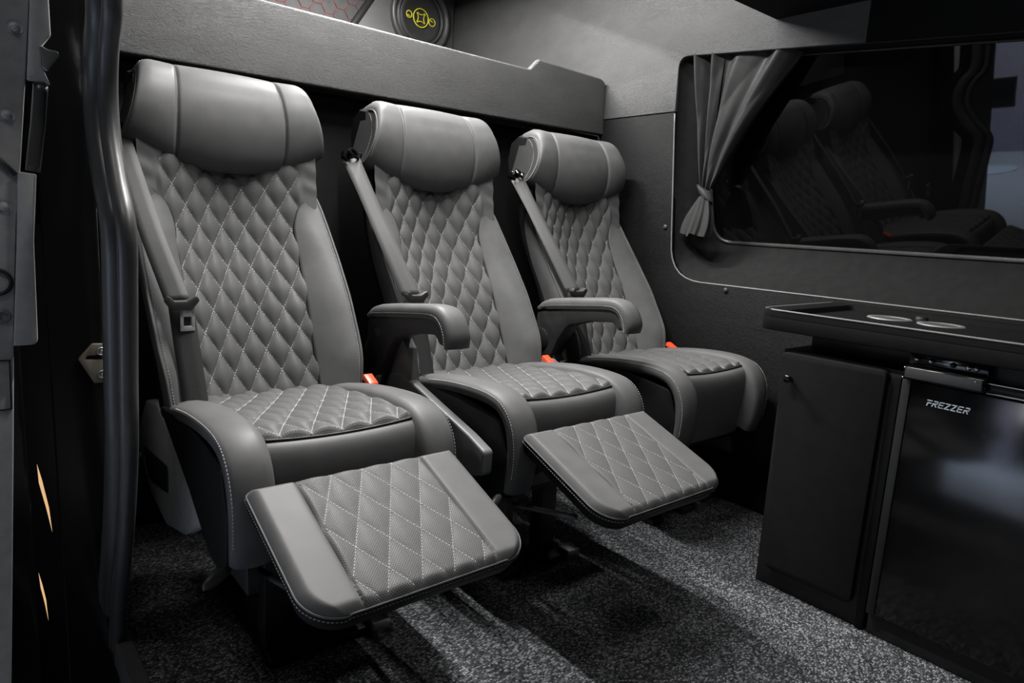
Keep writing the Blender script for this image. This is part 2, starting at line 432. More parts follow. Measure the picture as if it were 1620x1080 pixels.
# ---- window: recessed felt surround, rubber gasket, tinted pane (leaning inwards at the top)
TILT = math.tan(math.radians(9.0)); GX = 1.99; GZ = 0.80
gx = lambda z: GX - (z - GZ) * TILT
win = empty('window_1', (GX, 0.4, 0.80), 'dark tinted side window in a deep felt lined recess', 'window', kind='structure')
ogw = (GX, 0.4, 0.80)
outer = rpoly([(1.399, 0.674, 0.13), (1.441, 1.388, 0.037), (-1.55, 1.125, 0.05), (-1.55, 0.674, 0.05)], 10)
mid = rpoly([(1.36, 0.735, 0.10), (1.40, 1.372, 0.05), (-1.5, 1.13, 0.05), (-1.5, 0.735, 0.05)], 10)
inner = rpoly([(1.335, 0.806, 0.075), (1.375, 1.375, 0.05), (-1.45, 1.14, 0.05), (-1.45, 0.806, 0.05)], 10)
def rp(l, xs): return [(xs if not callable(xs) else xs(q[1]), q[0], q[1]) for q in l]
def lerp(a, b, t): return a * (1 - t) + b * t
secs = [rp(outer, XR + 0.003), rp(outer, XR + 0.02), rp(lerp(outer, mid, 0.5), lambda z: 1.885), rp(mid, lambda z: min(1.93, gx(z) - 0.02)), rp(lerp(mid, inner, 0.6), lambda z: gx(z) - 0.012), rp(inner, lambda z: gx(z) - 0.004), rp(inner, lambda z: gx(z) + 0.01)]
add('window_surround', mesh('window_surround', sub(loft(secs, cap=False), ogw), 'felt', True, sharp=50), win)
T_ = np.array([(gx(q[1]) - 0.004, q[0], q[1]) for q in inner] + [(gx(inner[0][1]) - 0.004, inner[0][0], inner[0][1])])
add('rubber_gasket', mesh('rubber_gasket', sub(tube(T_, 0.006, 8, up=(1, 0, 0)), ogw), 'rubber'), win)
pane = np.array([(gx(q[1]), q[0], q[1]) for q in inner])
pv = np.concatenate([pane, pane + np.array([0.005, 0, 0])]); n_ = len(pane)
pf = [tuple(range(n_)), tuple(range(2 * n_ - 1, n_ - 1, -1))] + [(i, (i + 1) % n_, n_ + (i + 1) % n_, n_ + i) for i in range(n_)]
add('pane', mesh('pane', sub((pv, pf), ogw), 'glass', False), win)

# ---- rear: partition behind the seats, fascia board, shelf, rear door lining, speaker board
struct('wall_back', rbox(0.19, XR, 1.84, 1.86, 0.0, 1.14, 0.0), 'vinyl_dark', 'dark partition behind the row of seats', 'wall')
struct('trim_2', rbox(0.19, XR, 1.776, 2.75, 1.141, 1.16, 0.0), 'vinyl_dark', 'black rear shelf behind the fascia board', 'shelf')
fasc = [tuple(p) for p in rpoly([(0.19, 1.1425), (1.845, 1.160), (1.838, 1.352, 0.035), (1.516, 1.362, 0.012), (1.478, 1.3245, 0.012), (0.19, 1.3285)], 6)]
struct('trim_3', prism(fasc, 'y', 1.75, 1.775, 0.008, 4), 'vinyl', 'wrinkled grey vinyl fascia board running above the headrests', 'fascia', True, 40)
wb = empty('wall_rear', (1.0, 2.78, 0), 'grey fabric rear door lining with red hexagon stitching', 'wall', kind='structure')
ogb = (1.0, 2.78, 0)
add('door_lining', mesh('door_lining', sub(rbox(0.15, 2.06, 2.80, 2.83, 0.0, CEIL, 0), ogb), 'hexfab', False), wb)
hx = []
R_ = 0.034
for i in range(26):
    for j in range(12):
        cx = 0.24 + i * R_ * 1.5; cz = 1.20 + j * R_ * 1.732 + (i % 2) * R_ * 0.866
        if cx > 1.1 + (cz - 1.16) * .66: continue
        P = [(cx + R_ * math.cos(a), 2.799, cz + R_ * math.sin(a)) for a in np.linspace(0, PI, 4)]
        hx.append(tube(np.array(P), 0.0016, 5, up=(0, 1, 0)))
tag(add('hexagon_stitching', mesh('hexagon_stitching', sub(join(hx), ogb), 'mesh_red'), wb), kind='stuff')
brd = [(1.06, 1.16), (1.835, 1.16), (1.835, CEIL), (1.565, CEIL)]
add('speaker_board', mesh('speaker_board', sub(prism(brd, 'y', 2.735, 2.755, 0.003), ogb), 'vinyl_upper', True, sharp=40), wb)
edge = np.array([(1.062, 2.748, 1.16), (1.567, 2.748, CEIL)])
add('board_edging', mesh('board_edging', sub(tube(edge + np.array([-0.016, 0, 0]), 0.016, 8, up=(0, 1, 0)), ogb), 'black'), wb)

# ---- left side: wall behind the door opening, jamb, weatherstrip
struct('wall_left', join([rbox(0.165, 0.19, 1.36, 2.84, -0.5, CEIL, 0), rbox(0.1105, 0.192, 1.345, 1.375, -0.5, CEIL, 0.004), rbox(0.10, 0.165, 2.70, 2.84, -0.5, CEIL, 0)]), 'paint', 'gloss black body side behind the door opening', 'wall')
sealR = cat([(1.111, 1.4), (1.116, 1.22), (1.121, 1.094), (1.164, 1.04), (1.186, 0.977), (1.176, 0.913), (1.137, 0.849), (1.09, 0.787), (1.097, 0.706), (1.122, 0.559), (1.143, 0.433), (1.208, 0.269), (1.301, 0.107), (1.383, -0.083)], 80)
P1 = np.array([(0.19, y, z) for y, z in sealR]); P2 = np.array([(0.182, y + 0.045, z + 0.002) for y, z in sealR]); P3 = np.array([(0.182, y + 0.085, z + 0.004) for y, z in sealR])
ws = empty('trim_4', (0.2, 1.15, 0), 'black rubber weatherstrip curving down the door opening', 'weatherstrip', kind='structure')
ogs = (0.2, 1.15, 0)
sec_o = [(0.014 * math.cos(a), 0.03 * math.sin(a)) for a in np.linspace(0, 2 * PI, 14, endpoint=False)]
add('seal_bead', mesh('seal_bead', sub(tube(P1, 0.0135, 10, up=(1, 0, 0)), ogs), 'rubber'), ws)
add('seal_lip', mesh('seal_lip', sub(tube(P2, 0.018, 10, up=(1, 0, 0), sx=1.4), ogs), 'rubber'), ws)
add('seal_carrier', mesh('seal_carrier', sub(sweep(P3, [(-.03, -.008), (.03, -.008), (.03, .006), (-.03, .006)], up=(1, 0, 0)), ogs), 'paint'), ws)

# ================================================================== SEATS
Y0 = 1.25
OG = (0, Y0, 0)
_z = [.30, .38, .436, .478, .50, .542, .604, .648, .686, .73, .775, .82, .87, .95, 1.06]
_y = [1.362, 1.395, 1.420, 1.438, 1.450, 1.468, 1.500, 1.523, 1.550, 1.576, 1.596, 1.611, 1.620, 1.630, 1.642]
_zz = np.linspace(.30, 1.06, 300); _yy = np.interp(_zz, _z, _y); _k = np.ones(31) / 31
_ys = np.convolve(np.pad(_yy, 15, mode='reflect', reflect_type='odd'), _k, 'valid')
Yq = lambda z: np.interp(z, _zz, _ys)
ysf = lambda x, z: Yq(z) - 0.042 * (1 - np.exp(-(x / 0.12) ** 2))
NB = np.array([0, -0.905, 0.425])

def puff(a, b, h, p=0.62):
    return h * (np.abs(np.sin(PI * a)) * np.abs(np.sin(PI * b))) ** p

def lattice_dashes(fa, surf, nrm, n_rng, t_rng, inside, **k):
    """fa(n, t, fam) -> (u, v): point on line n of family fam at parameter t"""
    out = []
    for fam in (0, 1):
        for n in n_rng:
            run = []
            for t in t_rng:
                u, v = fa(n, t, fam)
                if inside(u, v): run.append(surf(u, v))
                else:
                    if len(run) > 3: out += dashes(run, nrm, **k)
                    run = []
            if len(run) > 3: out += dashes(run, nrm, **k)
    return out

PARTS = []     # (key, name, mesh, parent key)
def P(key, name, VF, mat, parent=None, smooth=True, uv=None, sharp=None, kind=None, label=None):
    PARTS.append((key, name, mesh(name, sub(VF, OG), mat, smooth, uv, sharp), parent, kind, label))

# ---- backrest shell
secs = []
for z in np.linspace(0.33, 0.985, 30):
    y = Yq(z); hw = 0.193 if z < .87 else 0.193 - 0.004 * (z - .87) / .1
    yf = y - 0.012
    yf = y - 0.028
    secs.append([(hw - .03, y + .016, z), (-hw + .03, y + .016, z), (-hw, yf, z), (-hw - .003, y + 0.02, z), (-hw + .01, y + 0.05, z), (-hw + 0.05, y + 0.07, z), (0, y + 0.078, z), (hw - 0.05, y + 0.07, z), (hw - .01, y + 0.05, z), (hw + .003, y + 0.02, z), (hw, yf, z)])
P('shell', 'backrest_shell', loft(secs, closed=True, cap=True), 'leather_side', sharp=50)

# ---- quilted back panel
PXB, PZB, ZB0 = 0.0504, 0.0864, 0.867
wq = lambda z: np.interp(z, [.36, .76, .80, .84, .98], [.142, .145, .162, .190, .192])
nu, nv = 150, 200
zz = np.linspace(0.40, 0.975, nv); uu = np.linspace(-1, 1, nu)
V, UV = [], []
for u in uu:
    for z in zz:
        x = u * wq(z); a = x / PXB + (z - ZB0) / PZB + .5; b = x / PXB - (z - ZB0) / PZB + .5
        m = np.clip((0.158 - abs(x)) / 0.012, 0, 1)
        wob = 0.0016 * math.sin(z * 140 + x * 60) * np.clip((abs(x) - 0.15) / 0.02, 0, 1) * np.clip((z - .85) / .03, 0, 1)
        pt = np.array([x, ysf(x, z), z]) + NB * (puff(a, b, 0.0105) * m + 0.004 * (1 - m) + wob)
        V.append(pt); UV.append((x, z * 1.08))
P('backpanel', 'quilted_back_panel', (np.array(V), gridf(nu, nv)), 'perf', uv=UV)
def fa(n, z, fam):
    s = (z - ZB0) / PZB
    return (PXB * (n - .5 - s), z) if fam == 0 else (PXB * (n - .5 + s), z)
dz = lattice_dashes(fa, lambda x, z: np.array([x, ysf(x, z), z]) + NB * 0.0006, NB, range(-9, 10), np.linspace(0.41, 0.95, 400),
                    lambda x, z: abs(x) < min(wq(z) - 0.012, 0.152), L=.0046, G=.0018, wd=0.001, h=.0007)
P('backst', 'stitching', join(dz), 'stitch', 'backpanel', smooth=False, kind='stuff')

# ---- backrest side bolsters
xi = lambda z: np.interp(z, [.36, .45, .55, .64, .72, .79, .83, .855, .872], [.128, .122, .123, .128, .131, .130, .142, .166, .188])
xo = lambda z: np.interp(z, [.36, .46, .55, .64, .72, .79, .84, .872], [.188, .196, .205, .208, .208, .204, .198, .190])
yc = lambda z: np.interp(z, [.36, .42, .46, .513, .55, .635, .71, .79, .84, .872], [1.325, 1.335, 1.340, 1.350, 1.374, 1.428, 1.486, 1.545, 1.578, 1.601])
def smooth1(f, z, w=0.02): return np.mean([f(z + q) for q in np.linspace(-w, w, 7)])
zb = np.concatenate([np.linspace(0.37, 0.84, 46), np.linspace(0.846, 0.872, 8)])
def bol(z, t, sd):
    a, b_ = (smooth1(xi, z, .012) if z < .835 else xi(z)), smooth1(xo, z, .015)
    yi = ysf(a, z) - 0.010 * min(1, max(0.4, (0.875 - z) / .05)); c = smooth1(yc, z) if z < .85 else yc(z)
    g = 1 - (1 - t) ** 1.3
    return np.array([sd * (a + (b_ - a) * t), yi + (c - yi) * g - 0.006 * math.sin(PI * t) * min(1, (0.872 - z) / .1), z])
for sd in (1, -1):
    secs = []
    for z in zb:
        s = [bol(z, t, sd) for t in np.concatenate([[0, .03, .08], np.linspace(.15, 1, 14)])]
        s = [s[0] + np.array([sd * .002, .024, 0]), s[0] + np.array([sd * .0, .003, 0])] + s
        e = s[-1]; yb = Yq(z) + 0.03
        s += [np.array([e[0] + sd * .003, e[1] + .006, z]), np.array([e[0] + sd * .002, e[1] * .6 + yb * .4, z]), np.array([sd * 0.19, yb, z])]
        secs.append(s)
    P('bol%d' % sd, 'side_bolster', loft(secs, closed=False, flip=(sd > 0)), 'leather', sharp=75)
    zs = np.linspace(0.40, 0.868, 90)
    pp = np.array([bol(z, 1, sd) + np.array([sd * .001, 0.0, 0]) for z in zs])
    sm_ = np.array([bol(z, 0, sd) + np.array([-sd * .0006, .003, 0]) for z in np.linspace(.42, .866, 80)])
    P('bolseam%d' % sd, 'inner_seam', tube(sm_, .0019, 6, up=(1, 0, 0)), 'black', 'bol%d' % sd)
    P('bolp%d' % sd, 'piping', tube(pp, 0.0032, 8, up=(1, 0, 0)), 'leather', 'bol%d' % sd)
    st = np.array([bol(z, 0.93, sd) + np.array([0, -.0006, .0002]) for z in zs])
    P('bols%d' % sd, 'stitching', join(dashes(st, (0, -.9, .4), L=.004, G=.002)), 'stitch_dark', 'bol%d' % sd, smooth=False, kind='stuff')

# ---- headrest
prof = np.array([(1.690, .940), (1.664, .914), (1.640, .902), (1.620, .901), (1.602, .907), (1.587, .924), (1.577, .949), (1.571, .982), (1.571, 1.015), (1.578, 1.05), (1.593, 1.083), (1.612, 1.107), (1.637, 1.119), (1.660, 1.119), (1.682, 1.112)])
pr_ = cat(prof, 46)
ZT, ZBt = 1.119, 0.900
def hsec(u):
    au = abs(u)
    zt = ZT - (0.026 * (1 - math.sqrt(max(0, 1 - ((au - .84) / .16) ** 2))) if au > .84 else 0.0)
    zb_ = ZBt + 0.052 * au ** 2.2
    e = np.clip((au - .96) / .04, 0, 1); e = 0.3 * (1 - math.sqrt(max(0, 1 - e * e)))
    out = []
    for (y, z) in pr_:
        f = (z - ZBt) / (ZT - ZBt); zz_ = zb_ + f * (zt - zb_)
        x = u * (0.215 - 0.036 * f); ax = abs(x)
        xs_ = 0.1155 - 0.010 * f + 0.004 * math.sin(PI * f)
        fr = np.clip((1.66 - y) / .05, 0, 1)
        gr = math.exp(-((ax - xs_) / 0.0032) ** 2) * 0.0055 * fr
        cen = 0.010 * max(0, 1 - (x / xs_) ** 2) * fr if ax < xs_ else 0.006 * max(0, 1 - ((ax - .158) / .05) ** 2) * fr
        out.append((x, y + gr - cen + e * 0.022 * fr + 0.004 - 0.006 * (ax / .2) ** 2, zz_ + 0.4 * (cen - gr) * (f > .8)))
    return out
hs = [hsec(u) for u in np.concatenate([np.linspace(-1, -.96, 6)[:-1], np.linspace(-.96, .96, 200), np.linspace(.96, 1, 6)[1:]])]
P('headrest', 'headrest', loft(hs, closed=True, cap=False), 'leather')
for sd in (1, -1):
    e_ = np.array(hsec(sd * 1.0)); n0 = len(e_); c_ = e_.mean(0)
    P('hcap%d' % sd, 'headrest_side', (np.vstack([e_, c_[None]]), [(i, (i + 1) % n0, n0) if sd > 0 else ((i + 1) % n0, i, n0) for i in range(n0)]), 'leather_mid', 'headrest', smooth=False)
    e_ = e_[(e_[:, 2] > .955) & (e_[:, 1] < 1.655)]
    P('hpipe%d' % sd, 'piping', tube(e_ + np.array([0, -.0003, .0005]), .0022, 7, up=(1, 0, 0)), 'leather', 'headrest')
# dark side band and back block of the headrest
hb = []
for x in np.linspace(-.185, .185, 33):
    ax = abs(x); zt = ZT - 0.004 - (0.0 if ax < .13 else 0.06 * (1 - math.sqrt(max(0, 1 - ((ax - .13) / .08) ** 2)))); zb_ = ZBt + .02 + 0.046 * (ax / .205) ** 2.2
    hb.append([(x, 1.665, zb_ + .01), (x, 1.645, (zb_ + zt) / 2), (x, 1.655, zt - .008), (x, 1.69, zt - .002), (x, 1.722, zt - .02), (x, 1.735, (zt + zb_) / 2), (x, 1.722, zb_ + .01)])
P('hback', 'headrest_back', loft(hb), 'leather_side', 'headrest', sharp=50)
sts = []
for sd in (1, -1):
    e1 = np.array(hsec(sd * 1.0)); e1 = e1[(e1[:, 2] > .958) & (e1[:, 1] < 1.63)]
    sts += dashes(e1 + np.array([0, 0.004, -.001]), (sd, 0, 0), L=.0042, G=.0016, wd=.0012, h=.001)
    sts += dashes(e1 + np.array([0, 0.026, -.003]), (sd, 0, 0), L=.0042, G=.0016, wd=.0012, h=.001)
top = np.array([hsec(x)[int(np.argmax([q[2] for q in hsec(x)]))] for x in np.linspace(-.95, .95, 60)])
sts += dashes(top + np.array([0, .002, .0005]), (0, 0, 1), L=.0042, G=.0016, wd=.001)
P('hstitch', 'stitching', join(sts), 'stitch', 'headrest', smooth=False, kind='stuff')

# ---- seat cushion: quilted top, front roll, bolsters, base
zc = lambda y: np.interp(y, [1.02, 1.06, 1.15, 1.25, 1.35, 1.46], [.461, .466, .462, .452, .441, .430])
zsf = lambda x, y: zc(y) + 0.007 * (x / .13) ** 2
PXC, PYC, YC0 = 0.054, 0.100, 1.026
nu, nv = 110, 150; V, UV = [], []
for x in np.linspace(-.137, .137, nu):
    for y in np.linspace(1.021, 1.46, nv):
        a = x / PXC + (y - YC0) / PYC; b = x / PXC - (y - YC0) / PYC
        fe = np.clip((y - 1.021) / .006, 0, 1)
        V.append((x, y, zsf(x, y) + puff(a, b, 0.008, .6) * (0.45 + .55 * fe) * np.clip((.139 - abs(x)) / .012, 0, 1) - 0.006 * (1 - fe))); UV.append((x, y))
P('cushtop', 'quilted_cushion_panel', (np.array(V), gridf(nu, nv)), 'perf', uv=UV)
def fc(n, y, fam):
    s = (y - YC0) / PYC
    return (PXC * (n - s), y) if fam == 0 else (PXC * (n + s), y)
dz = lattice_dashes(fc, lambda x, y: np.array([x, y, zsf(x, y) + .0008]), (0, 0, 1), range(-8, 9), np.linspace(1.022, 1.44, 360), lambda x, y: abs(x) < .130, L=.0046, G=.0016, wd=.001, h=.0006)
P('cushst', 'stitching', join(dz), 'stitch', 'cushtop', smooth=False, kind='stuff')
fp = cat([(1.045, .446), (1.024, .456), (1.010, .453), (1.000, .440), (.995, .417), (.995, .385), (1.0, .34), (1.006, .30), (1.012, .272)], 26)
V = []
for x in np.linspace(-.14, .14, 40):
    for k_, (y, z) in enumerate(fp):
        bl = 0.006 * (1 - (x / .14) ** 4); V.append((x, y - bl * (k_ > 3) + .004, z + (0.007 * (x / .13) ** 2) * (1 - k_ / 26)))
P('cushfront', 'cushion_front', (np.array(V), gridf(40, 26)), 'leather')
sm = np.array([(x, 1.0195, zsf(x, 1.02) - .0035) for x in np.linspace(-.137, .137, 30)])
P('cushseam', 'front_seam', tube(sm, 0.0022, 6), 'black', 'cushfront')
bp = cat([(1.42, .430), (1.36, .446), (1.28, .462), (1.20, .474), (1.12, .480), (1.06, .479), (1.02, .470), (.992, .450), (.974, .420), (.966, .38), (.968, .34), (.974, .305), (.984, .28)], 64)
bt = np.gradient(bp, axis=0); bt /= np.linalg.norm(bt, axis=1)[:, None]; bn = np.stack([bt[:, 1], -bt[:, 0]], 1)
bsec = [(.124, -.034), (.130, -.016), (.1345, -.002), (.140, .0035), (.150, .0060), (.164, .0065), (.178, .0050), (.189, .0020), (.1955, -.002), (.1985, -.008), (.1985, -.020), (.192, -.026), (.17, -.03)]
for sd in (1, -1):
    secs = [[(sd * (x + (0.006 if x > .15 else 0) * math.sin(PI * min(1, k_ / 63.))), bp[k_][0] + o * bn[k_][0], bp[k_][1] + o * bn[k_][1]) for x, o in bsec] for k_ in range(len(bp))]
    P('cb%d' % sd, 'cushion_bolster', loft(secs, closed=True, cap=True, flip=(sd < 0)), 'leather', sharp=75)
    ln = np.array([(sd * (.1962 + .006 * math.sin(PI * k_ / 63.)), bp[k_][0] - .0022 * bn[k_][0], bp[k_][1] - .0022 * bn[k_][1]) for k_ in range(14, 60)])
    nn = np.array([(sd * .6, .8 * bn[k_][0], .8 * bn[k_][1]) for k_ in range(14, 60)])
    P('cbs%d' % sd, 'stitching', join(dashes(ln + nn * .001, nn, L=.0042, G=.002)), 'stitch', 'cb%d' % sd, smooth=False, kind='stuff')
P('cbase', 'cushion_base', rbox(-.178, .178, 1.035, 1.42, .245, .425, .01), 'black', sharp=40)
sc = [tuple(p) for p in rpoly([(1.40, .432), (1.30, .445, .05), (1.16, .452, .05), (1.012, .432, .025), (.985, .36, .03), (.998, .252, .03), (1.08, .262, .02), (1.20, .335, .03)], 5)]
P('scl', 'side_cover', prism(sc, 'x', -.203, -.193, .003), 'leather_side', sharp=40)
sc2 = [tuple(p) for p in rpoly([(1.36, .43), (1.16, .46, .05), (1.01, .445, .025), (.985, .36, .03), (.998, .252, .03), (1.36, .252, .02)], 5)]
P('scr', 'side_cover', prism(sc2, 'x', .186, .198, .003), 'leather_side', sharp=40)

# ---- footrest
FO = np.array([0, .960, .418]); FD = np.array([0, -.935, -.355]); FN = np.array([0, -.355, .935]); FL, FW, FR = 0.258, 0.184, 0.056
def fhw(s):
    r0 = 0.012
    if s < r0: return FW - r0 + math.sqrt(max(0, r0 ** 2 - (r0 - s) ** 2))
    if s > FL - FR: return FW - FR + math.sqrt(max(0, FR ** 2 - (s - FL + FR) ** 2))
    return FW
PXF, PSF = 0.054, 0.101
def fpt(x, s, h): return FO + FD * s + FN * h + np.array([x, 0, 0])
def fsurf(x, s, quilt=True):
    e = min(fhw(s) - abs(x), s + .002, FL - s + .002)
    h = -0.012 * max(0, 1 - e / .018) ** 2.2
    if abs(x) < .11:
        a = x / PXF + (s - .0115) / PSF; b = x / PXF - (s - .0115) / PSF
        h += puff(a, b, 0.0038, .6) * min(1, max(e, 0) / .012) if quilt else 0
        h -= 0.003 * math.exp(-((.11 - abs(x)) / .002) ** 2) * min(1, max(e, 0) / .012)
    else:
        h += 0.003 * (1 - math.exp(-((abs(x) - .11) / .004))) * min(1, max(e, 0) / .012) - 0.003 * math.exp(-((abs(x) - .11) / .002) ** 2) * min(1, max(e, 0) / .012)
    return h
ss = np.concatenate([np.linspace(0, .012, 6)[:-1], np.linspace(.012, FL - FR, 90), FL - FR + FR * np.sin(np.linspace(0, PI / 2, 26))[1:]])
us = np.concatenate([np.linspace(-1, -.9, 9)[:-1], np.linspace(-.9, .9, 110), np.linspace(.9, 1, 9)[1:]])
V, UV = [], []
for u in us:
    for s in ss:
        x = u * fhw(s); V.append(fpt(x, s, fsurf(x, s))); UV.append((x, s))
V = np.array(V); F = gridf(len(us), len(ss)); ns = len(ss)
cx = V[:, 0]
fq = [f for f in F if abs(np.mean(cx[list(f)])) < .11]; fl = [f for f in F if abs(np.mean(cx[list(f)])) >= .11]
# outline loop
loop = [(-fhw(s), s) for s in ss] + [(x, FL) for x in np.linspace(-(FW - FR), FW - FR, 40)[1:-1]] + [(fhw(s), s) for s in ss[::-1]] + [(x, 0) for x in np.linspace(FW - .012, -(FW - .012), 30)[1:-1]]
top_ = [fpt(x, s, fsurf(x * .999, min(max(s, .0001), FL - .0001), False)) for x, s in loop]
cc = np.array([0, FL / 2])
def ins(x, s, d):
    v = np.array([x, s]) - cc; return tuple(cc + v * (1 - d / np.linalg.norm(v)))
r1 = [fpt(x, s, -.022) for x, s in loop]; r2 = [fpt(*ins(x, s, .006), -.040) for x, s in loop]; r3 = [fpt(*ins(x, s, .02), -.046) for x, s in loop]
body = loft([top_, r1, r2, r3], closed=True, cap=False)
body = join([body, (np.array(r3), [tuple(range(len(r3)))])])
P('foot', 'footrest', body, 'leather_side', sharp=60)
P('footq', 'quilted_footrest_panel', (V, fq), 'perf', 'foot', uv=UV)
P('footl', 'footrest_side_panel', (V, fl), 'leather', 'foot')
def ff(n, s, fam):
    q = (s - .0115) / PSF
    return (PXF * (n - q), s) if fam == 0 else (PXF * (n + q), s)
dz = lattice_dashes(ff, lambda x, s: fpt(x, s, fsurf(x, s, False) + .0006), FN, range(-6, 7), np.linspace(.006, FL - .006, 260), lambda x, s: abs(x) < .107, L=.0040, G=.0018, wd=.0008, h=.0004)
P('footst', 'stitching', join(dz), 'stitch', 'foot', smooth=False, kind='stuff')
for sd in (1, -1):
    sm_ = np.array([fpt(sd * .11, s, fsurf(sd * .11, s) + .0004) for s in np.linspace(.004, FL - .004, 60)])
    P('fseam%d' % sd, 'panel_seam', tube(sm_, .0013, 6, up=FN), 'black', 'foot')
lp_ = np.array(top_)[:len(ss) * 2 + 38]
P('footpipe', 'piping', tube(lp_ + FN * .0003, .0016, 7, up=FN), 'leather', 'foot')
out_n = np.array([np.array([x, 0, 0]) + FD * (s - FL / 2) for x, s in loop])[:len(lp_)]; out_n /= np.linalg.norm(out_n, axis=1)[:, None]
dd = dashes(lp_ + out_n * .0012 - FN * .0062, out_n, L=.004, G=.0018, wd=.0007, h=.0007)
P('footst2', 'edge_stitching', join(dd), 'stitch', 'foot', smooth=False, kind='stuff')
for sd in (1, -1):
    arm = np.array([fpt(sd * .10, .20, -.05), fpt(sd * .10, .03, -.055), np.array([sd * .10, 1.02, .30]), np.array([sd * .09, 1.12, .235])])
    P('farm%d' % sd, 'footrest_arm', sweep(resample(arm, 14), [(-.004, -.011), (.004, -.011), (.004, .011), (-.004, .011)], up=(0, 0.3, 1)), 'frame', 'foot', sharp=40)
    P('fknob%d' % sd, 'pivot_cap', lathe(fpt(sd * .13, .19, -.045), -FN, [(.011, 0), (.011, .014), (.008, .019), (.001, .020)], 14), 'black', 'foot', sharp=50)
strut = np.array([(-.12, 1.13, .20), (-.12, .86, .262)])
P('fstrut', 'gas_strut', tube(resample(strut, 6), .006, 8), 'bar', 'foot')

# ---- pedestal
ped = []
for sd in (1, -1):
    ped.append(rbox(sd * .07 - .025 if sd < 0 else .045, sd * .07 + .025 if sd < 0 else .095, 1.135, 1.175, 0, .255, .003))
    ped.append(rbox(sd * .07 - .025 if sd < 0 else .045, sd * .07 + .025 if sd < 0 else .095, 1.385, 1.425, 0, .255, .003))
    ped.append(rbox(sd * .07 - .025 if sd < 0 else .045, sd * .07 + .025 if sd < 0 else .095, 1.10, 1.46, 0, .018, .003))
keys = ['front_post', 'rear_post', 'floor_rail'] * 2
P('pedtop', 'seat_frame', join([rbox(-.16, .16, 1.06, 1.41, .235, .262, .005), rbox(-.16, -.14, 1.03, 1.41, .20, .25, .004), rbox(.14, .16, 1.03, 1.41, .20, .25, .004)]), 'frame', sharp=40)
for i, VF in enumerate(ped): P('ped%d' % i, keys[i], VF, 'frame', sharp=40)
P('bracket_floor', 'floor_clamp', rbox(.10, .14, 1.085, 1.125, .0, .03, .003), 'steel', sharp=40)

# ---- reclining lever at the left front
lev = np.array([(-.12, 1.10, .245), (-.17, 1.03, .262), (-.20, 1.0, .270)])
P('lever', 'recline_lever', tube(resample(lev, 6), .003, 7), 'bar')
lh = cat([(-.197, 1.003, .269), (-.212, .995, .271), (-.230, .985, .268), (-.240, .98, .262)], 12)
P('leverh', 'lever_grip', tube(lh, np.array([.004, .007, .009, .0105, .0115, .012, .012, .0115, .0105, .009, .006, .001]), 10, sx=.7), 'dark_plastic', 'lever')

# ---- grey side bracket (left) and its insert
br = [tuple(p) for p in rpoly([(1.34, .470, .02), (1.40, .455, .03), (1.46, .40, .03), (1.445, .335, .04), (1.36, .280, .06), (1.22, .265, .07), (1.08, .300, .06), (1.005, .325, .012), (1.003, .375, .012), (1.06, .395, .03), (1.20, .432, .05)], 5)]
P('bracket', 'side_bracket', prism(br, 'x', -.247, -.222, .005, 3), 'grey_plastic', sharp=40)
P('brins', 'bracket_insert', prism([tuple(p) for p in rpoly([(1.40, .315, .008), (1.40, .362, .008), (1.25, .362, .008), (1.22, .33, .008), (1.30, .31, .008)], 3)], 'x', -.2488, -.245, .0006), 'black', 'bracket', sharp=40)
post = [tuple(p) for p in rpoly([(1.29, .43), (1.31, .53, .01), (1.345, .56, .02), (1.42, .56, .02), (1.43, .50), (1.43, .43)], 4)]
P('brpost', 'armrest_mount', prism(post, 'x', -.246, -.218, .004), 'grey_plastic', 'bracket', sharp=40)

# ---- recliner cover at the lower left of the backrest
rc = [tuple(p) for p in rpoly([(1.545, .414, .02), (1.60, .36, .03), (1.64, .305, .03), (1.60, .262, .04), (1.53, .215, .05), (1.396, .190, .07), (1.257, .225, .05), (1.12, .30), (1.20, .36), (1.34, .40), (1.45, .43, .02)], 5)]
P('recl', 'recliner_cover', prism(rc, 'x', -.2, -.175, .006, 3), 'light_plastic', sharp=40)
P('reclin', 'cover_insert', prism([tuple(p) for p in rpoly([(1.575, .305, .008), (1.36, .325, .008), (1.36, .27, .008), (1.53, .245, .008)], 3)], 'x', -.2022, -.198, .0006), 'black', 'recl', sharp=40)
P('reclbolt', 'cover_bolt', lathe((-.1995, 1.615, .272), (-1, 0, 0), [(.006, 0), (.006, .003), (.003, .005), (.0005, .0052)], 12), 'steel', 'recl')

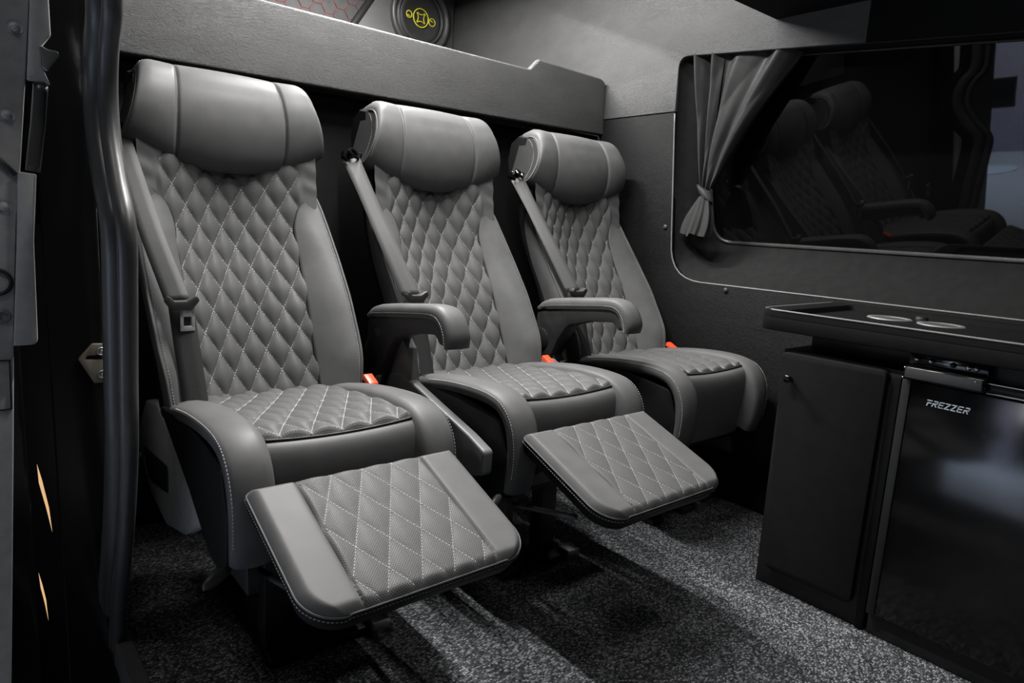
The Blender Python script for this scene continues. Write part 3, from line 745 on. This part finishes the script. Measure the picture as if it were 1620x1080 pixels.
# ---- armrest
A0, A1 = -.278, -.218
ab = [tuple(p) for p in rpoly([(1.455, .480, .02), (1.452, .585, .03), (1.36, .606, .04), (1.15, .624, .035), (1.118, .585, .02), (1.135, .566, .01), (1.155, .588, .02), (1.24, .578, .06), (1.325, .555, .05), (1.362, .505, .04), (1.385, .455, .02), (1.43, .452, .02)], 5)]
P('armbody', 'armrest_body', prism(ab, 'x', A0 + .005, A1 - .005, .004), 'dark_plastic', sharp=40)
padc = cat([(1.446, .590), (1.42, .604), (1.36, .614), (1.27, .625), (1.19, .634), (1.150, .633), (1.124, .617), (1.109, .590), (1.108, .566)], 40)
pt_ = np.array([(0, y, z) for y, z in padc]); T, Sd, U = frames(pt_, (0, -.3, 1))
secs = []
for i in range(len(pt_)):
    k_ = min(1, .45 + i / 8., .45 + (len(pt_) - 1 - i) / 3.)
    sec = [(-.028, -.016), (-.030, -.006), (-.029, .004), (-.024, .0105), (-.012, .0135), (0, .0142), (.012, .0135), (.024, .0105), (.029, .004), (.030, -.006), (.028, -.016)]
    t_ = np.array([padc[min(i + 1, 39)][0] - padc[max(i - 1, 0)][0], padc[min(i + 1, 39)][1] - padc[max(i - 1, 0)][1]]); t_ /= np.linalg.norm(t_); nrm = np.array([t_[1], -t_[0]])
    if nrm[1] < -0.3 or (nrm[1] < .2 and nrm[0] > 0): nrm = -nrm
    secs.append([((A0 + A1) / 2 + a, padc[i][0] + nrm[0] * b * k_, padc[i][1] + nrm[1] * b * k_) for a, b in sec])
P('armpad', 'armrest_pad', loft(secs), 'leather', 'armbody', sharp=60)
as_ = []
for q in (1, 9):
    l_ = np.array([s[q] for s in secs[2:]]); sgn = -1 if q == 1 else 1
    as_ += dashes(l_ + np.array([sgn * .0008, 0, .0]), (sgn, 0, 0), L=.004, G=.002, wd=.001)
P('armst', 'stitching', join(as_), 'stitch', 'armbody', smooth=False, kind='stuff')
P('armpiv', 'pivot_cover', lathe((A0 + .008, 1.43, .50), (-1, 0, 0), [(.034, 0), (.034, .004), (.030, .007), (.001, .008)], 24), 'black', 'armbody', sharp=50)

# ---- seat belt: guide on the shoulder, upper strap, tongue, lower strap
gd = [ring((-.236, 1.612, .978), (0.3, -.6, .6), .014, .004, 20, 6), rbox(-.256, -.196, 1.622, 1.650, .962, .985, .005), tube(np.array([(-.252, 1.615, .985), (-.262, 1.61, .972), (-.258, 1.607, .955)]), .004, 6)]
P('guide', 'belt_guide', join(gd), 'gloss', sharp=50)
def strap(A, B, n=30):
    A = cat(A, n); B = cat(B, n); return ribbon(A, B, .0012, np.array([-.2, -.9, .35]))
VF, uv = strap([(-.262, 1.618, .955), (-.248, 1.555, .87), (-.234, 1.48, .765), (-.210, 1.40, .640)], [(-.222, 1.612, .972), (-.206, 1.535, .86), (-.193, 1.465, .765), (-.168, 1.386, .645)])
P('beltup', 'seat_belt', VF, 'belt', uv=uv)
VF, uv = strap([(-.205, 1.40, .636), (-.203, 1.372, .56), (-.200, 1.352, .50), (-.197, 1.335, .44)], [(-.162, 1.388, .636), (-.158, 1.365, .56), (-.155, 1.348, .50), (-.152, 1.33, .44)])
P('beltlow', 'lower_strap', VF, 'belt_dark', 'beltup', uv=uv)
to = [tuple(p) for p in rpoly([(-.216, .644, .004), (-.205, .628, .006), (-.170, .626, .006), (-.155, .645, .004), (-.160, .655, .004), (-.178, .645, .004), (-.200, .645, .004), (-.210, .656, .004)], 3)]
TNG = prism(to, 'y', 1.366, 1.386, .003)
P('tongue', 'tongue_grip', TNG, 'dark_plastic', 'beltup', sharp=40)
blade = join([rbox(-.190, -.184, 1.372, 1.375, .592, .632, .0008), rbox(-.170, -.164, 1.372, 1.375, .592, .632, .0008), rbox(-.190, -.164, 1.372, 1.375, .586, .596, .0008), rbox(-.190, -.164, 1.372, 1.375, .614, .634, .0008)])
P('blade', 'tongue_blade', blade, 'blade', 'beltup', sharp=40)
P('anchor', 'belt_anchor', join([rbox(-.190, -.160, 1.30, 1.33, .452, .459, .002), tube(np.array([(-.175, 1.315, .455), (-.172, 1.335, .44)]), .006, 8)]), 'steel', sharp=40)
# ---- buckle at the right
P('buckle', 'belt_buckle', rbox(.196, .220, 1.305, 1.330, .36, .455, .003), 'black', sharp=40)
P('button', 'release_button', prism([tuple(p) for p in rpoly([(1.300, .448, .002), (1.302, .460, .004), (1.335, .476, .004), (1.338, .462, .002)], 3)], 'x', .197, .219, .002), 'red', 'buckle', sharp=40)

SEATX = [.4915, 1.0315, 1.0315 + .5476]
LAB = ['black quilted leather seat nearest the door opening with its footrest raised', 'middle black quilted leather seat with armrest and raised footrest', 'black quilted leather seat beside the window wall with its footrest stowed']
SKIP = [{'armbody', 'armpad', 'armst', 'armpiv', 'brpost', 'bracket', 'brins'}, set(), {'bracket', 'brins', 'brpost', 'foot', 'footq', 'footl', 'footst', 'footpipe', 'footst2', 'fseam1', 'fseam-1', 'farm1', 'farm-1', 'fknob1', 'fknob-1', 'fstrut', 'lever', 'leverh'}]
for k, x in enumerate(SEATX):
    root = empty('passenger_seat', (x, Y0, 0), LAB[k], 'seat', 'quilted leather seats in a row')
    made = {}
    for key, name, me, par, kind, label in PARTS:
        if key in SKIP[k]: continue
        o = add(name, me, made[par] if par else root); made[key] = o
        if k == 0 and key == 'beltup': o.location.x = 0.022
        if kind: o['kind'] = kind

# ================================================================== COUNTER ALONG THE WINDOW WALL
CX = 1.44
ct = empty('counter_top', (CX, 0.3, 0.62), 'charcoal counter top with raised rim and two cup holders below the window', 'counter')
ogc = (CX, 0.3, 0.62)
rim = [tuple(p) for p in rpoly([(CX, .826, .03), (XR, .840), (XR, -1.2), (CX, -1.2)], 8)]
inn = [tuple(p) for p in rpoly([(CX + .055, .775, .03), (XR - .03, .785, .02), (XR - .03, -1.15, .02), (CX + .055, -1.15, .02)], 8)]
add('counter_board', mesh('counter_board', sub(prism(rim, 'z', .618, .652, .003), ogc), 'laminate', True, sharp=40), ct)
o8 = rpoly([(CX, .826, .03), (XR, .840, .004), (XR, -1.2, .004), (CX, -1.2, .004)], 8)
i8 = rpoly([(CX + .016, .772, .03), (XR - .024, .782, .02), (XR - .024, -1.15, .02), (CX + .016, -1.15, .02)], 8)
m8 = o8 + (i8 - o8) * 0.12; k8 = o8 + (i8 - o8) * .9
rl = lambda q, z: [(a, b, z) for a, b in q]
add('raised_rim', mesh('raised_rim', sub(loft([rl(o8, .648), rl(o8, .663), rl(o8 + (i8 - o8) * .03, .6655), rl(m8, .6665), rl(o8 + (i8 - o8) * .75, .666), rl(k8, .664), rl(i8, .6505)], cap=False), ogc), 'laminate', True, sharp=45), ct)
for (hx_, hy_) in ((1.715, .648), (1.715, .538)):
    h = add('cup_holder', mesh('cup_holder', sub(lathe((hx_, hy_, .6521), (0, 0, 1), [(.030, -.03), (.034, -.0005), (.036, .002), (.041, .0035), (.046, .003), (.0485, .0005)], 40, cap=False), ogc), 'steel_ring', True, sharp=50), ct)
    add('cup_well', mesh('cup_well', sub(lathe((hx_, hy_, .6528), (0, 0, 1), [(.0335, 0), (.0335, .0008), (.0325, .001)], 32), ogc), 'steel'), h)
add('socket_cap', mesh('socket_cap', sub(lathe((1.76, .594, .6521), (0, 0, 1), [(.014, 0), (.014, .008), (.011, .011), (.001, .0115)], 20), ogc), 'black', True, sharp=50), ct)

ce_ = np.array([(CX + .0012, -1.19, .6645), (CX + .0012, .79, .6645), (CX + .004, .808, .6645), (CX + .012, .819, .6645), (CX + .03, .826, .6645), (XR - .01, .838, .6645)])
add('rim_edge_highlight', mesh('rim_edge_highlight', sub(tube(resample(ce_, 90), .0024, 7), ogc), 'edge_highlight'), ct)  # pale bead added as the highlight along the counter's front edge
cb = empty('storage_cabinet', (CX + .02, .64, 0), 'charcoal cabinet with a small black knob on its door', 'cabinet')
ogk = (CX + .02, .64, 0)
KX = CX + .028
add('cabinet_body', mesh('cabinet_body', sub(join([rbox(KX, XR - .005, .512, .770, 0.0, .576, .002), rbox(KX + .09, XR - .005, .512, .752, 0.576, .617, .002)]), ogk), 'black', True, sharp=40), cb)
dr = [tuple(p) for p in rpoly([(.765, .572, .014), (.536, .572, .014), (.540, .052, .014), (.742, .052, .014)], 5)]
cd = add('cabinet_door', mesh('cabinet_door', sub(prism(dr, 'x', KX - .020, KX - .0005, .003), ogk), 'doorpanel', True, sharp=40), cb)
add('knob', mesh('knob', sub(lathe((KX - .02, .735, .515), (-1, 0, 0), [(.004, 0), (.004, .008), (.008, .011), (.0095, .016), (.008, .020), (.001, .021)], 16), ogk), 'gloss'), cd)
add('corner_post', mesh('corner_post', sub(rbox(KX - .006, KX + .012, .5125, .530, .0, .56, .002), ogk), 'laminate', True, sharp=40), cb)

fr = empty('small_fridge', (CX + .01, .25, 0), 'glossy black compact fridge reading FREZZER under the counter', 'fridge')
ogf = (CX + .01, .25, 0)
FX = CX + .012
add('fridge_body', mesh('fridge_body', sub(rbox(FX + .03, XR - .01, -.05, .5095, 0.0, .6165, .004), ogf), 'black', True, sharp=40), fr)
add('fridge_plinth', mesh('fridge_plinth', sub(rbox(FX + .012, FX + .031, -.05, .506, 0.0, .05, .003), ogf), 'black', True, sharp=40), fr)
fd = add('fridge_door', mesh('fridge_door', sub(rbox(FX, FX + .029, -.05, .506, .052, .563, .004, 3), ogf), 'gloss', True, sharp=40), fr)
add('door_frame', mesh('door_frame', sub(rbox(FX - .003, FX + .0, .490, .506, .052, .563, .001), ogf), 'black', True, sharp=40), fd)
hd = add('door_handle', mesh('door_handle', sub(rbox(FX - .018, FX + .01, .364, .502, .566, .592, .004, 3), ogf), 'gloss', True, sharp=40), fr)
add('handle_plate', mesh('handle_plate', sub(rbox(FX - .0195, FX - .018, .368, .498, .570, .589, .0006), ogf), 'dark_plastic', True, sharp=40), hd)
for (yy_, zz__) in ((.499, .589), (.501, .569), (.378, .585)):
    add('handle_screw', mesh('handle_screw', sub(lathe((FX - .018, yy_, zz__), (-1, 0, 0), [(.0022, 0), (.0018, .002), (.0003, .0025)], 10), ogf), 'chrome'), hd)
cpn = add('control_panel', mesh('control_panel', sub(rbox(FX + .004, FX + .03, .366, .502, .594, .6165, .002), ogf), 'gloss', True, sharp=40), fr)
for i, yy_ in enumerate((.487, .462, .424, .398, .385)):
    add('control_button', mesh('control_button', sub(lathe((FX + .004, yy_, .606), (-1, 0, 0), [(.0055, 0), (.0055, .003), (.0035, .006), (.0005, .0068)], 14), ogf), 'chrome' if i != 2 else 'gloss'), cpn)
tr = add('door_trim', mesh('door_trim', sub(rbox(FX - .004, FX + .01, -.05, .3635, .566, .584, .002), ogf), 'gloss', True, sharp=40), fr)
for zz__ in (.584, .566):
    add('chrome_line', mesh('chrome_line', sub(rbox(FX - .0055, FX - .003, -.05, .3625, zz__ - .001, zz__ + .001, .0004), ogf), 'steel', True, sharp=40), tr)
# lettering: stencil strokes in a unit cell (u right, v up), slanted
def letters(word, y_left, z_base, hgt, wid, gap, sl, sw):
    G = {'F': [((.32, .0), (.32, .42)), ((0.02, 1), (1, 1)), ((.32, .52), (.95, .52))],
         'R': [((.25, 1), (1, 1)), ((1, 1), (1, .52)), ((.1, .52), (1, .52)), ((.55, .40), (1, 0)), ((.12, .0), (.12, .35))],
         'E': [((.1, 0), (.1, 1)), ((.1, 1), (1, 1)), ((.1, .5), (.92, .5)), ((.1, 0), (1, 0))],
         'Z': [((.05, 1), (1, 1)), ((1, 1), (.05, 0)), ((.05, 0), (1, 0))]}
    parts = []; q = 0.0
    for ch in word:
        for (a, b) in G[ch]:
            pa = np.array([q + a[0] * wid + sl * a[1] * hgt, a[1] * hgt]); pb = np.array([q + b[0] * wid + sl * b[1] * hgt, b[1] * hgt])
            d = pb - pa; d /= np.linalg.norm(d); nn = np.array([-d[1], d[0]]) * sw / 2; pa = pa - d * sw / 2; pb = pb + d * sw / 2
            c4 = [pa + nn, pb + nn, pb - nn, pa - nn]
            V = [(FX - .0012, y_left - c[0], z_base + c[1]) for c in c4] + [(FX + .0005, y_left - c[0], z_base + c[1]) for c in c4]
            parts.append((np.array(V), [(0, 1, 2, 3), (7, 6, 5, 4), (0, 4, 5, 1), (1, 5, 6, 2), (2, 6, 7, 3), (3, 7, 4, 0)]))
        q += wid + gap
    return join(parts)
add('lettering', mesh('lettering', sub(letters('FREZZER', .459, .520, .0105, .0075, .0032, .28, .0019), ogf), 'white', False), fd)['label'] = 'white letters FREZZER'

# ---- overhead locker above the window
lk = empty('overhead_locker', (1.6, 0.0, 1.44), 'black overhead locker under the ceiling above the window', 'locker')
ogl = (1.6, 0.0, 1.44)
lprof = [tuple(p) for p in rpoly([(1.36, 1.50, .03), (1.36, CEIL - .002), (XR - .001, CEIL - .002), (XR - .001, 1.437), (1.42, 1.437, .03)], 6)]
add('locker_body', mesh('locker_body', sub(prism(lprof, 'y', -1.58, 1.114, .004), ogl), 'locker', True, sharp=40), lk)
add('locker_shadow_panel', mesh('locker_shadow_panel', sub(prism([(.85, 1.4365), (.85, 1.333), (-1.58, 1.118), (-1.58, 1.4365)], 'x', XR - .006, XR - .0005, .001), ogl), 'locker', True, sharp=40), lk)  # black sheet added for the locker's shadow on the wall above the window
add('locker_flap', mesh('locker_flap', sub(rbox(1.352, 1.3605, -.2, 1.08, 1.54, CEIL - .03, .002), ogl), 'vinyl_dark', True, sharp=40), lk)

# ---- LED strip fixtures in the ceiling
for i, (lx, y0, y1, _) in enumerate(LEDS):
    L_ = empty('led_strip', (lx, (y0 + y1) / 2, CEIL), ['slim ceiling LED strip above the gap between door seat and middle seat', 'slim ceiling LED strip above the rear shelf', 'short ceiling LED strip in front of the seats', 'short ceiling LED strip beside the overhead locker'][i], 'light', 'ceiling LED strips')
    o3 = (lx, (y0 + y1) / 2, CEIL)
    add('housing', mesh('housing', sub(join([rbox(lx - .022, lx - .0135, y0 - .01, y1 + .01, CEIL - .026, CEIL, .002), rbox(lx + .0135, lx + .022, y0 - .01, y1 + .01, CEIL - .026, CEIL, .002)]), o3), 'dark_plastic', True, sharp=40), L_)
    add('diffuser', mesh('diffuser', sub(rbox(lx - .0133, lx + .0133, y0, y1, CEIL - .012, CEIL - .001, .001), o3), 'led', False), L_)

# ---- curtain with tie and gathered tail
cu = empty('curtain', (1.88, 1.3, .83), 'dark satin curtain gathered by a tie band at the window', 'curtain')
ogq = (1.88, 1.3, .83)
nu, nv = 150, 60; V = []
for u in np.linspace(0, 1, nu):
    yt = 1.395 - .375 * u ** 1.0
    for v in np.linspace(0, 1, nv):
        zt_ = 1.388 - (1.395 - yt) * .085
        z = zt_ + (.972 - zt_) * v
        yb = 1.338 - .046 * u
        sag = .035 * math.sin(PI * v) * (u ** 1.6) + 0.012 * math.sin(PI * v) * (1 - u)
        k_ = v ** (1.0 + .25 * u)
        y = yt + (yb - yt) * k_ + sag * (1 if u > .3 else -.3)
        amp = .026 * (1 - v) ** .6 * (.55 + .45 * math.sin(7 * u + 1)) + .010 * v
        ph = 2 * PI * (4.3 * u + .30 * math.sin(5 * u)) + .5 * v
        fold = math.sin(ph) + .25 * math.sin(2 * ph + 2 * v)
        ext = .008 * math.sin(9 * u + 6 * v)
        x = min(gx(z) - .014, 1.872 + .022 * v) - .010 - amp * fold * .8 - abs(ext) * .5
        V.append((x, y, z))
add('curtain_cloth', mesh('curtain_cloth', sub((np.array(V), gridf(nu, nv)), ogq), 'curtain'), cu)
tsec = []
for z, s in ((.975, .92), (.972, 1.0), (.958, 1.03), (.945, 1.0), (.942, .92)):
    tsec.append([(1.876 + .020 * s * math.cos(a), 1.3145 + (z - .96) * .55 + .0255 * s * math.sin(a), z + .012 * math.sin(a)) for a in np.linspace(0, 2 * PI, 24, endpoint=False)])
add('tie_band', mesh('tie_band', sub(loft(tsec), ogq), 'curtain', True, sharp=60), cu)
nu, nv = 90, 40; V = []
for a in np.linspace(0, 2 * PI, nu):
    for v in np.linspace(0, 1, nv):
        z = .948 - .118 * v + .012 * math.sin(a) * v - .012 * v * (math.sin(a) > 0)
        wy = .018 + .030 * math.sin(v * PI * .62); wx = .016 + .012 * v
        f = 1 + (.20 * math.sin(6 * a + 1.5) + .12 * math.sin(11 * a)) * (.4 + .6 * v)
        cyy = 1.312 + .022 * v
        V.append((1.874 + wx * f * math.cos(a) - .006 * v, cyy + wy * f * math.sin(a), z))
add('curtain_tail', mesh('curtain_tail', sub((np.array(V), gridf(nu, nv)), ogq), 'curtain'), cu)
add('curtain_rail', mesh('curtain_rail', sub(tube(np.array([(1.872, 1.40, 1.388), (1.872, -1.2, 1.165)]), .004, 8), ogq), 'black'), cu)

# ---- loudspeaker on the rear board
sp_ = empty('speaker', (1.657, 2.735, 1.70), 'round black loudspeaker with a yellow emblem on the rear board', 'speaker')
ogp = np.array((1.657, 2.735, 1.70)); d_ = (0, -1, 0)
add('surround', mesh('surround', sub(lathe(ogp, d_, [(.150, 0), (.152, .010), (.146, .020), (.136, .022), (.128, .016), (.122, .006), (.121, .002)], 56, cap=False), ogp), 'dark_plastic', True, sharp=50), sp_)
add('cone', mesh('cone', sub(lathe(ogp, d_, [(.124, .003), (.112, .012), (.104, .006), (.095, .011), (.088, .009), (.05, .003), (.045, .002), (.001, .001)], 56, cap=False), ogp), 'cone', True, sharp=60), sp_)
em = [ring(ogp + np.array([0, -.006, 0]), d_, .038, .0028, 40, 6), ring(ogp + np.array([-.060, -.006, .004]), d_, .014, .0025, 24, 6), ring(ogp + np.array([.058, -.006, -.006]), d_, .016, .0025, 24, 6)]
for k_ in range(4):
    a0 = k_ * PI / 2 + PI / 4; c0 = ogp + np.array([.042 * math.cos(k_ * PI / 2), -.006, .042 * math.sin(k_ * PI / 2)])
    ar = [c0 + .028 * np.array([math.cos(t + k_ * PI / 2 + PI), 0, math.sin(t + k_ * PI / 2 + PI)]) for t in np.linspace(-.75, .75, 12)]
    em.append(tube(np.array(ar), .0022, 6, up=(0, 1, 0)))
for s_x in (-.060, .058): em.append(tube(np.array([ogp + np.array([s_x - .008, -.006, .0]), ogp + np.array([s_x + .008, -.006, -.004])]), .002, 6))
add('emblem', mesh('emblem', sub(join(em), ogp), 'yellow'), sp_)['label'] = 'yellow ring emblem'

# ================================================================== OPEN SLIDING DOOR AND JAMB AT THE LEFT
DY = 1.25
dz_ = empty('door_1', (0.05, DY, 0.2), 'edge of the open sliding door with rivets and black latch', 'door', kind='structure')
ogd = (0.05, DY, 0.2)
strip = [(-.35, 1.35), (.132, 1.35), (.107, 1.101), (.096, .986), (.084, .869), (.0735, .776), (.062, .62), (.052, .45), (.03, .1), (.0, -.35), (-.35, -.35)]
add('door_edge_panel', mesh('door_edge_panel', sub(prism(strip, 'y', DY, DY + .03, .004), ogd), 'door_plastic', True, sharp=40), dz_)
add('door_skin', mesh('door_skin', sub(rbox(-.40, .070, DY + .03, 2.6, -.35, 1.4, .01), ogd), 'paint', True, sharp=40), dz_)
for (rx, rz) in ((.087, 1.06), (.071, .937), (.060, .806)):
    rv = add('rivet', mesh('rivet', sub(lathe((rx, DY + .001, rz), (0, -1, 0), [(.0105, .0), (.0105, .002), (.0085, .001), (.0062, .0015), (.006, .004), (.004, .0065), (.0005, .0075)], 18), ogd), 'door_plastic', True, sharp=60), dz_)
lat = [tuple(p) for p in rpoly([(.112, 1.35), (.129, 1.35), (.129, 1.055, .01), (.1165, 1.037), (.116, 1.010, .01), (.126, .985, .004), (.118, .990, .004), (.098, .990, .003), (.107, 1.101)], 4)]
add('latch_housing', mesh('latch_housing', sub(prism(lat, 'y', DY - .012, DY + .012, .003), ogd), 'door_plastic', True, sharp=40), dz_)
hk = [tuple(p) for p in rpoly([(.113, 1.040, .004), (.124, 1.034, .01), (.137, 1.034, .004), (.136, 1.026, .004), (.122, 1.004, .006), (.117, 1.01, .004)], 4)]
add('latch_hook', mesh('latch_hook', sub(prism(hk, 'y', DY - .018, DY - .002, .002), ogd), 'grey_plastic', True, sharp=40), dz_)
add('rubber_bumper', mesh('rubber_bumper', sub(tube(resample(np.array([(.114, DY, .985), (.108, DY, .93), (.100, DY, .875), (.098, DY, .860)]), 14), .0095, 10, up=(0, 1, 0)), ogd), 'rubber'), dz_)
lowb = [tuple(p) for p in rpoly([(.079, .858, .004), (.1015, .856, .003), (.093, .758, .02), (.090, .60, .01), (.060, .60), (.068, .70), (.074, .776)], 4)]
add('lower_bumper', mesh('lower_bumper', sub(prism(lowb, 'y', DY - .014, DY + .014, .003), ogd), 'door_plastic', True, sharp=40), dz_)
rg_ = np.array([(.03, DY - .002, .895), (.060, DY - .002, .871), (.077, DY - .002, .853)])
add('raised_rib', mesh('raised_rib', sub(tube(rg_, .004, 8, up=(0, 1, 0)), ogd), 'dark_plastic'), dz_)
add('panel_hole', mesh('panel_hole', sub(ring((.045, DY - .001, .695), (0, 1, 0), .018, .003, 24, 6), ogd), 'black'), dz_)
add('panel_hole', mesh('panel_hole', sub(ring((.051, DY - .001, .644), (0, 1, 0), .0075, .0022, 20, 6), ogd), 'grey_plastic'), dz_)
add('panel_recess', mesh('panel_recess', sub(join([tube(np.array([(.0, DY - .0005, .577), (.054, DY - .0005, .576), (.052, DY - .0005, .50), (.0, DY - .0005, .499)]), .0016, 6, up=(0, 1, 0))]), ogd), 'black'), dz_)

# black gap cover between door and jamb, with two slits through which a warm showroom lamp shows
def holed(outer, holes, y0, y1):
    bm = bmesh.new(); caps = []
    for y in (y0, y1):
        es = []
        for lp in [outer] + holes:
            vs = [bm.verts.new((a, y, b)) for a, b in lp]
            es += [bm.edges.new((vs[i], vs[(i + 1) % len(vs)])) for i in range(len(vs))]
            caps.append(vs)
        bmesh.ops.triangle_fill(bm, edges=es, use_beauty=True)
    k = len(caps) // 2
    for a, b in zip(caps[:k], caps[k:]):
        for i in range(len(a)): bm.faces.new((a[i], a[(i + 1) % len(a)], b[(i + 1) % len(a)], b[i]))
    bmesh.ops.recalc_face_normals(bm, faces=bm.faces); bm.verts.index_update(); return bm_out(bm)
slitA = [(.085, .375), (.086, .34), (.094, .292), (.101, .242), (.0985, .289), (.091, .343)]
slitB = [(.077, .177), (.0785, .147), (.083, .115), (.087, .076), (.0855, .12), (.0815, .151)]
struct('trim_5', holed([(.03, -.45), (.1115, -.45), (.1115, .78), (.03, .78)], [slitA, slitB], 1.345, 1.352), 'paint', 'black cover strip between sliding door and jamb with slits', 'trim')
wl = empty('warm_lamp', (.13, 2.0, -.5), 'warm tube lamp glimpsed through the slits beside the door', 'lamp')
add('tube', mesh('tube', sub(tube(np.array([(.085, 1.60, -.40), (.128, 1.60, .50)]), .022, 12, up=(0, 1, 0)), (.13, 2.0, -.5)), 'warm'), wl)
for q in ((.084, -.42), (.129, .52)): add('end_cap', mesh('end_cap', sub(disc((q[0], 1.60, q[1] - .02), (0, 0, 1), .024, .04, 14, .003), (.13, 2.0, -.5)), 'black', True, sharp=40), wl)

sk = empty('striker_plate', (.175, 1.345, .555), 'small zinc striker plate with two bolts on the black door jamb', 'plate')
ogz = (.175, 1.345, .555)
stp = [tuple(p) for p in rpoly([(.152, .552, .004), (.174, .578, .003), (.201, .576, .003), (.203, .560), (.165, .557, .002), (.162, .551, .002), (.203, .547), (.201, .508, .003), (.174, .508, .003)], 3)]
add('plate', mesh('plate', sub(prism(stp, 'y', 1.338, 1.3449, .001), ogz), 'gold', True, sharp=40), sk)
for bz in (.564, .523): add('bolt', mesh('bolt', sub(join([ring((.187, 1.3375, bz), (0, 1, 0), .006, .0018, 20, 6), lathe((.187, 1.338, bz), (0, -1, 0), [(.003, 0), (.003, .001), (.001, .0012)], 10)]), ogz), 'steel'), sk)
cl_ = [tuple(p) for p in rpoly([(.135, .98), (.152, .95, .02), (.182, .865, .01), (.186, .838, .004), (.165, .842, .02), (.13, .836)], 5)]
co = add('door_cloth', mesh('door_cloth', prism(cl_, 'y', 1.56, 1.575, .004), 'cloth', True, sharp=40)); tag(co, 'grey cloth hanging in the gap behind the open sliding door', 'cloth')

# ================================================================== SHOWROOM OUTSIDE (seen in the window and fridge reflections)
struct('floor_showroom', rbox(-14, -.0, -9, 9, -.58, -.55, 0), 'showfloor', 'grey polished showroom floor outside the van', 'floor')
ss_ = empty('sign_stand', (-5.3, 2.67, -.55), 'blue grey sign stand with round foot reflected in the window', 'sign stand')
og5 = (-5.3, 2.67, -.55)
add('foot', mesh('foot', sub(lathe((-5.3, 2.67, -.55), (0, 0, 1), [(.24, 0), (.24, .01), (.06, .03), (.001, .031)], 32), og5), 'blue_metal', True, sharp=50), ss_)
add('pole', mesh('pole', sub(tube(np.array([(-5.3, 2.67, -.53), (-5.3, 2.67, .3)]), .028, 10), og5), 'blue_metal'), ss_)
add('board', mesh('board', sub(rbox(-5.32, -5.285, 2.50, 2.76, .14, .46, .006), og5), 'black', True, sharp=40), ss_)
ps = add('poster_panel', mesh('poster_panel', rbox(-6.4, -6.36, 2.55, 3.05, -.55, 1.25, .006), 'poster', True, sharp=40)); tag(ps, 'pale upright poster panel behind the sign stand', 'panel')
lb_ = add('light_box', mesh('light_box', rbox(-7.4, -7.32, 2.3, 2.75, .8, 1.6, .01), 'lightbox', True, sharp=40)); tag(lb_, 'white illuminated light box in the showroom', 'light box')
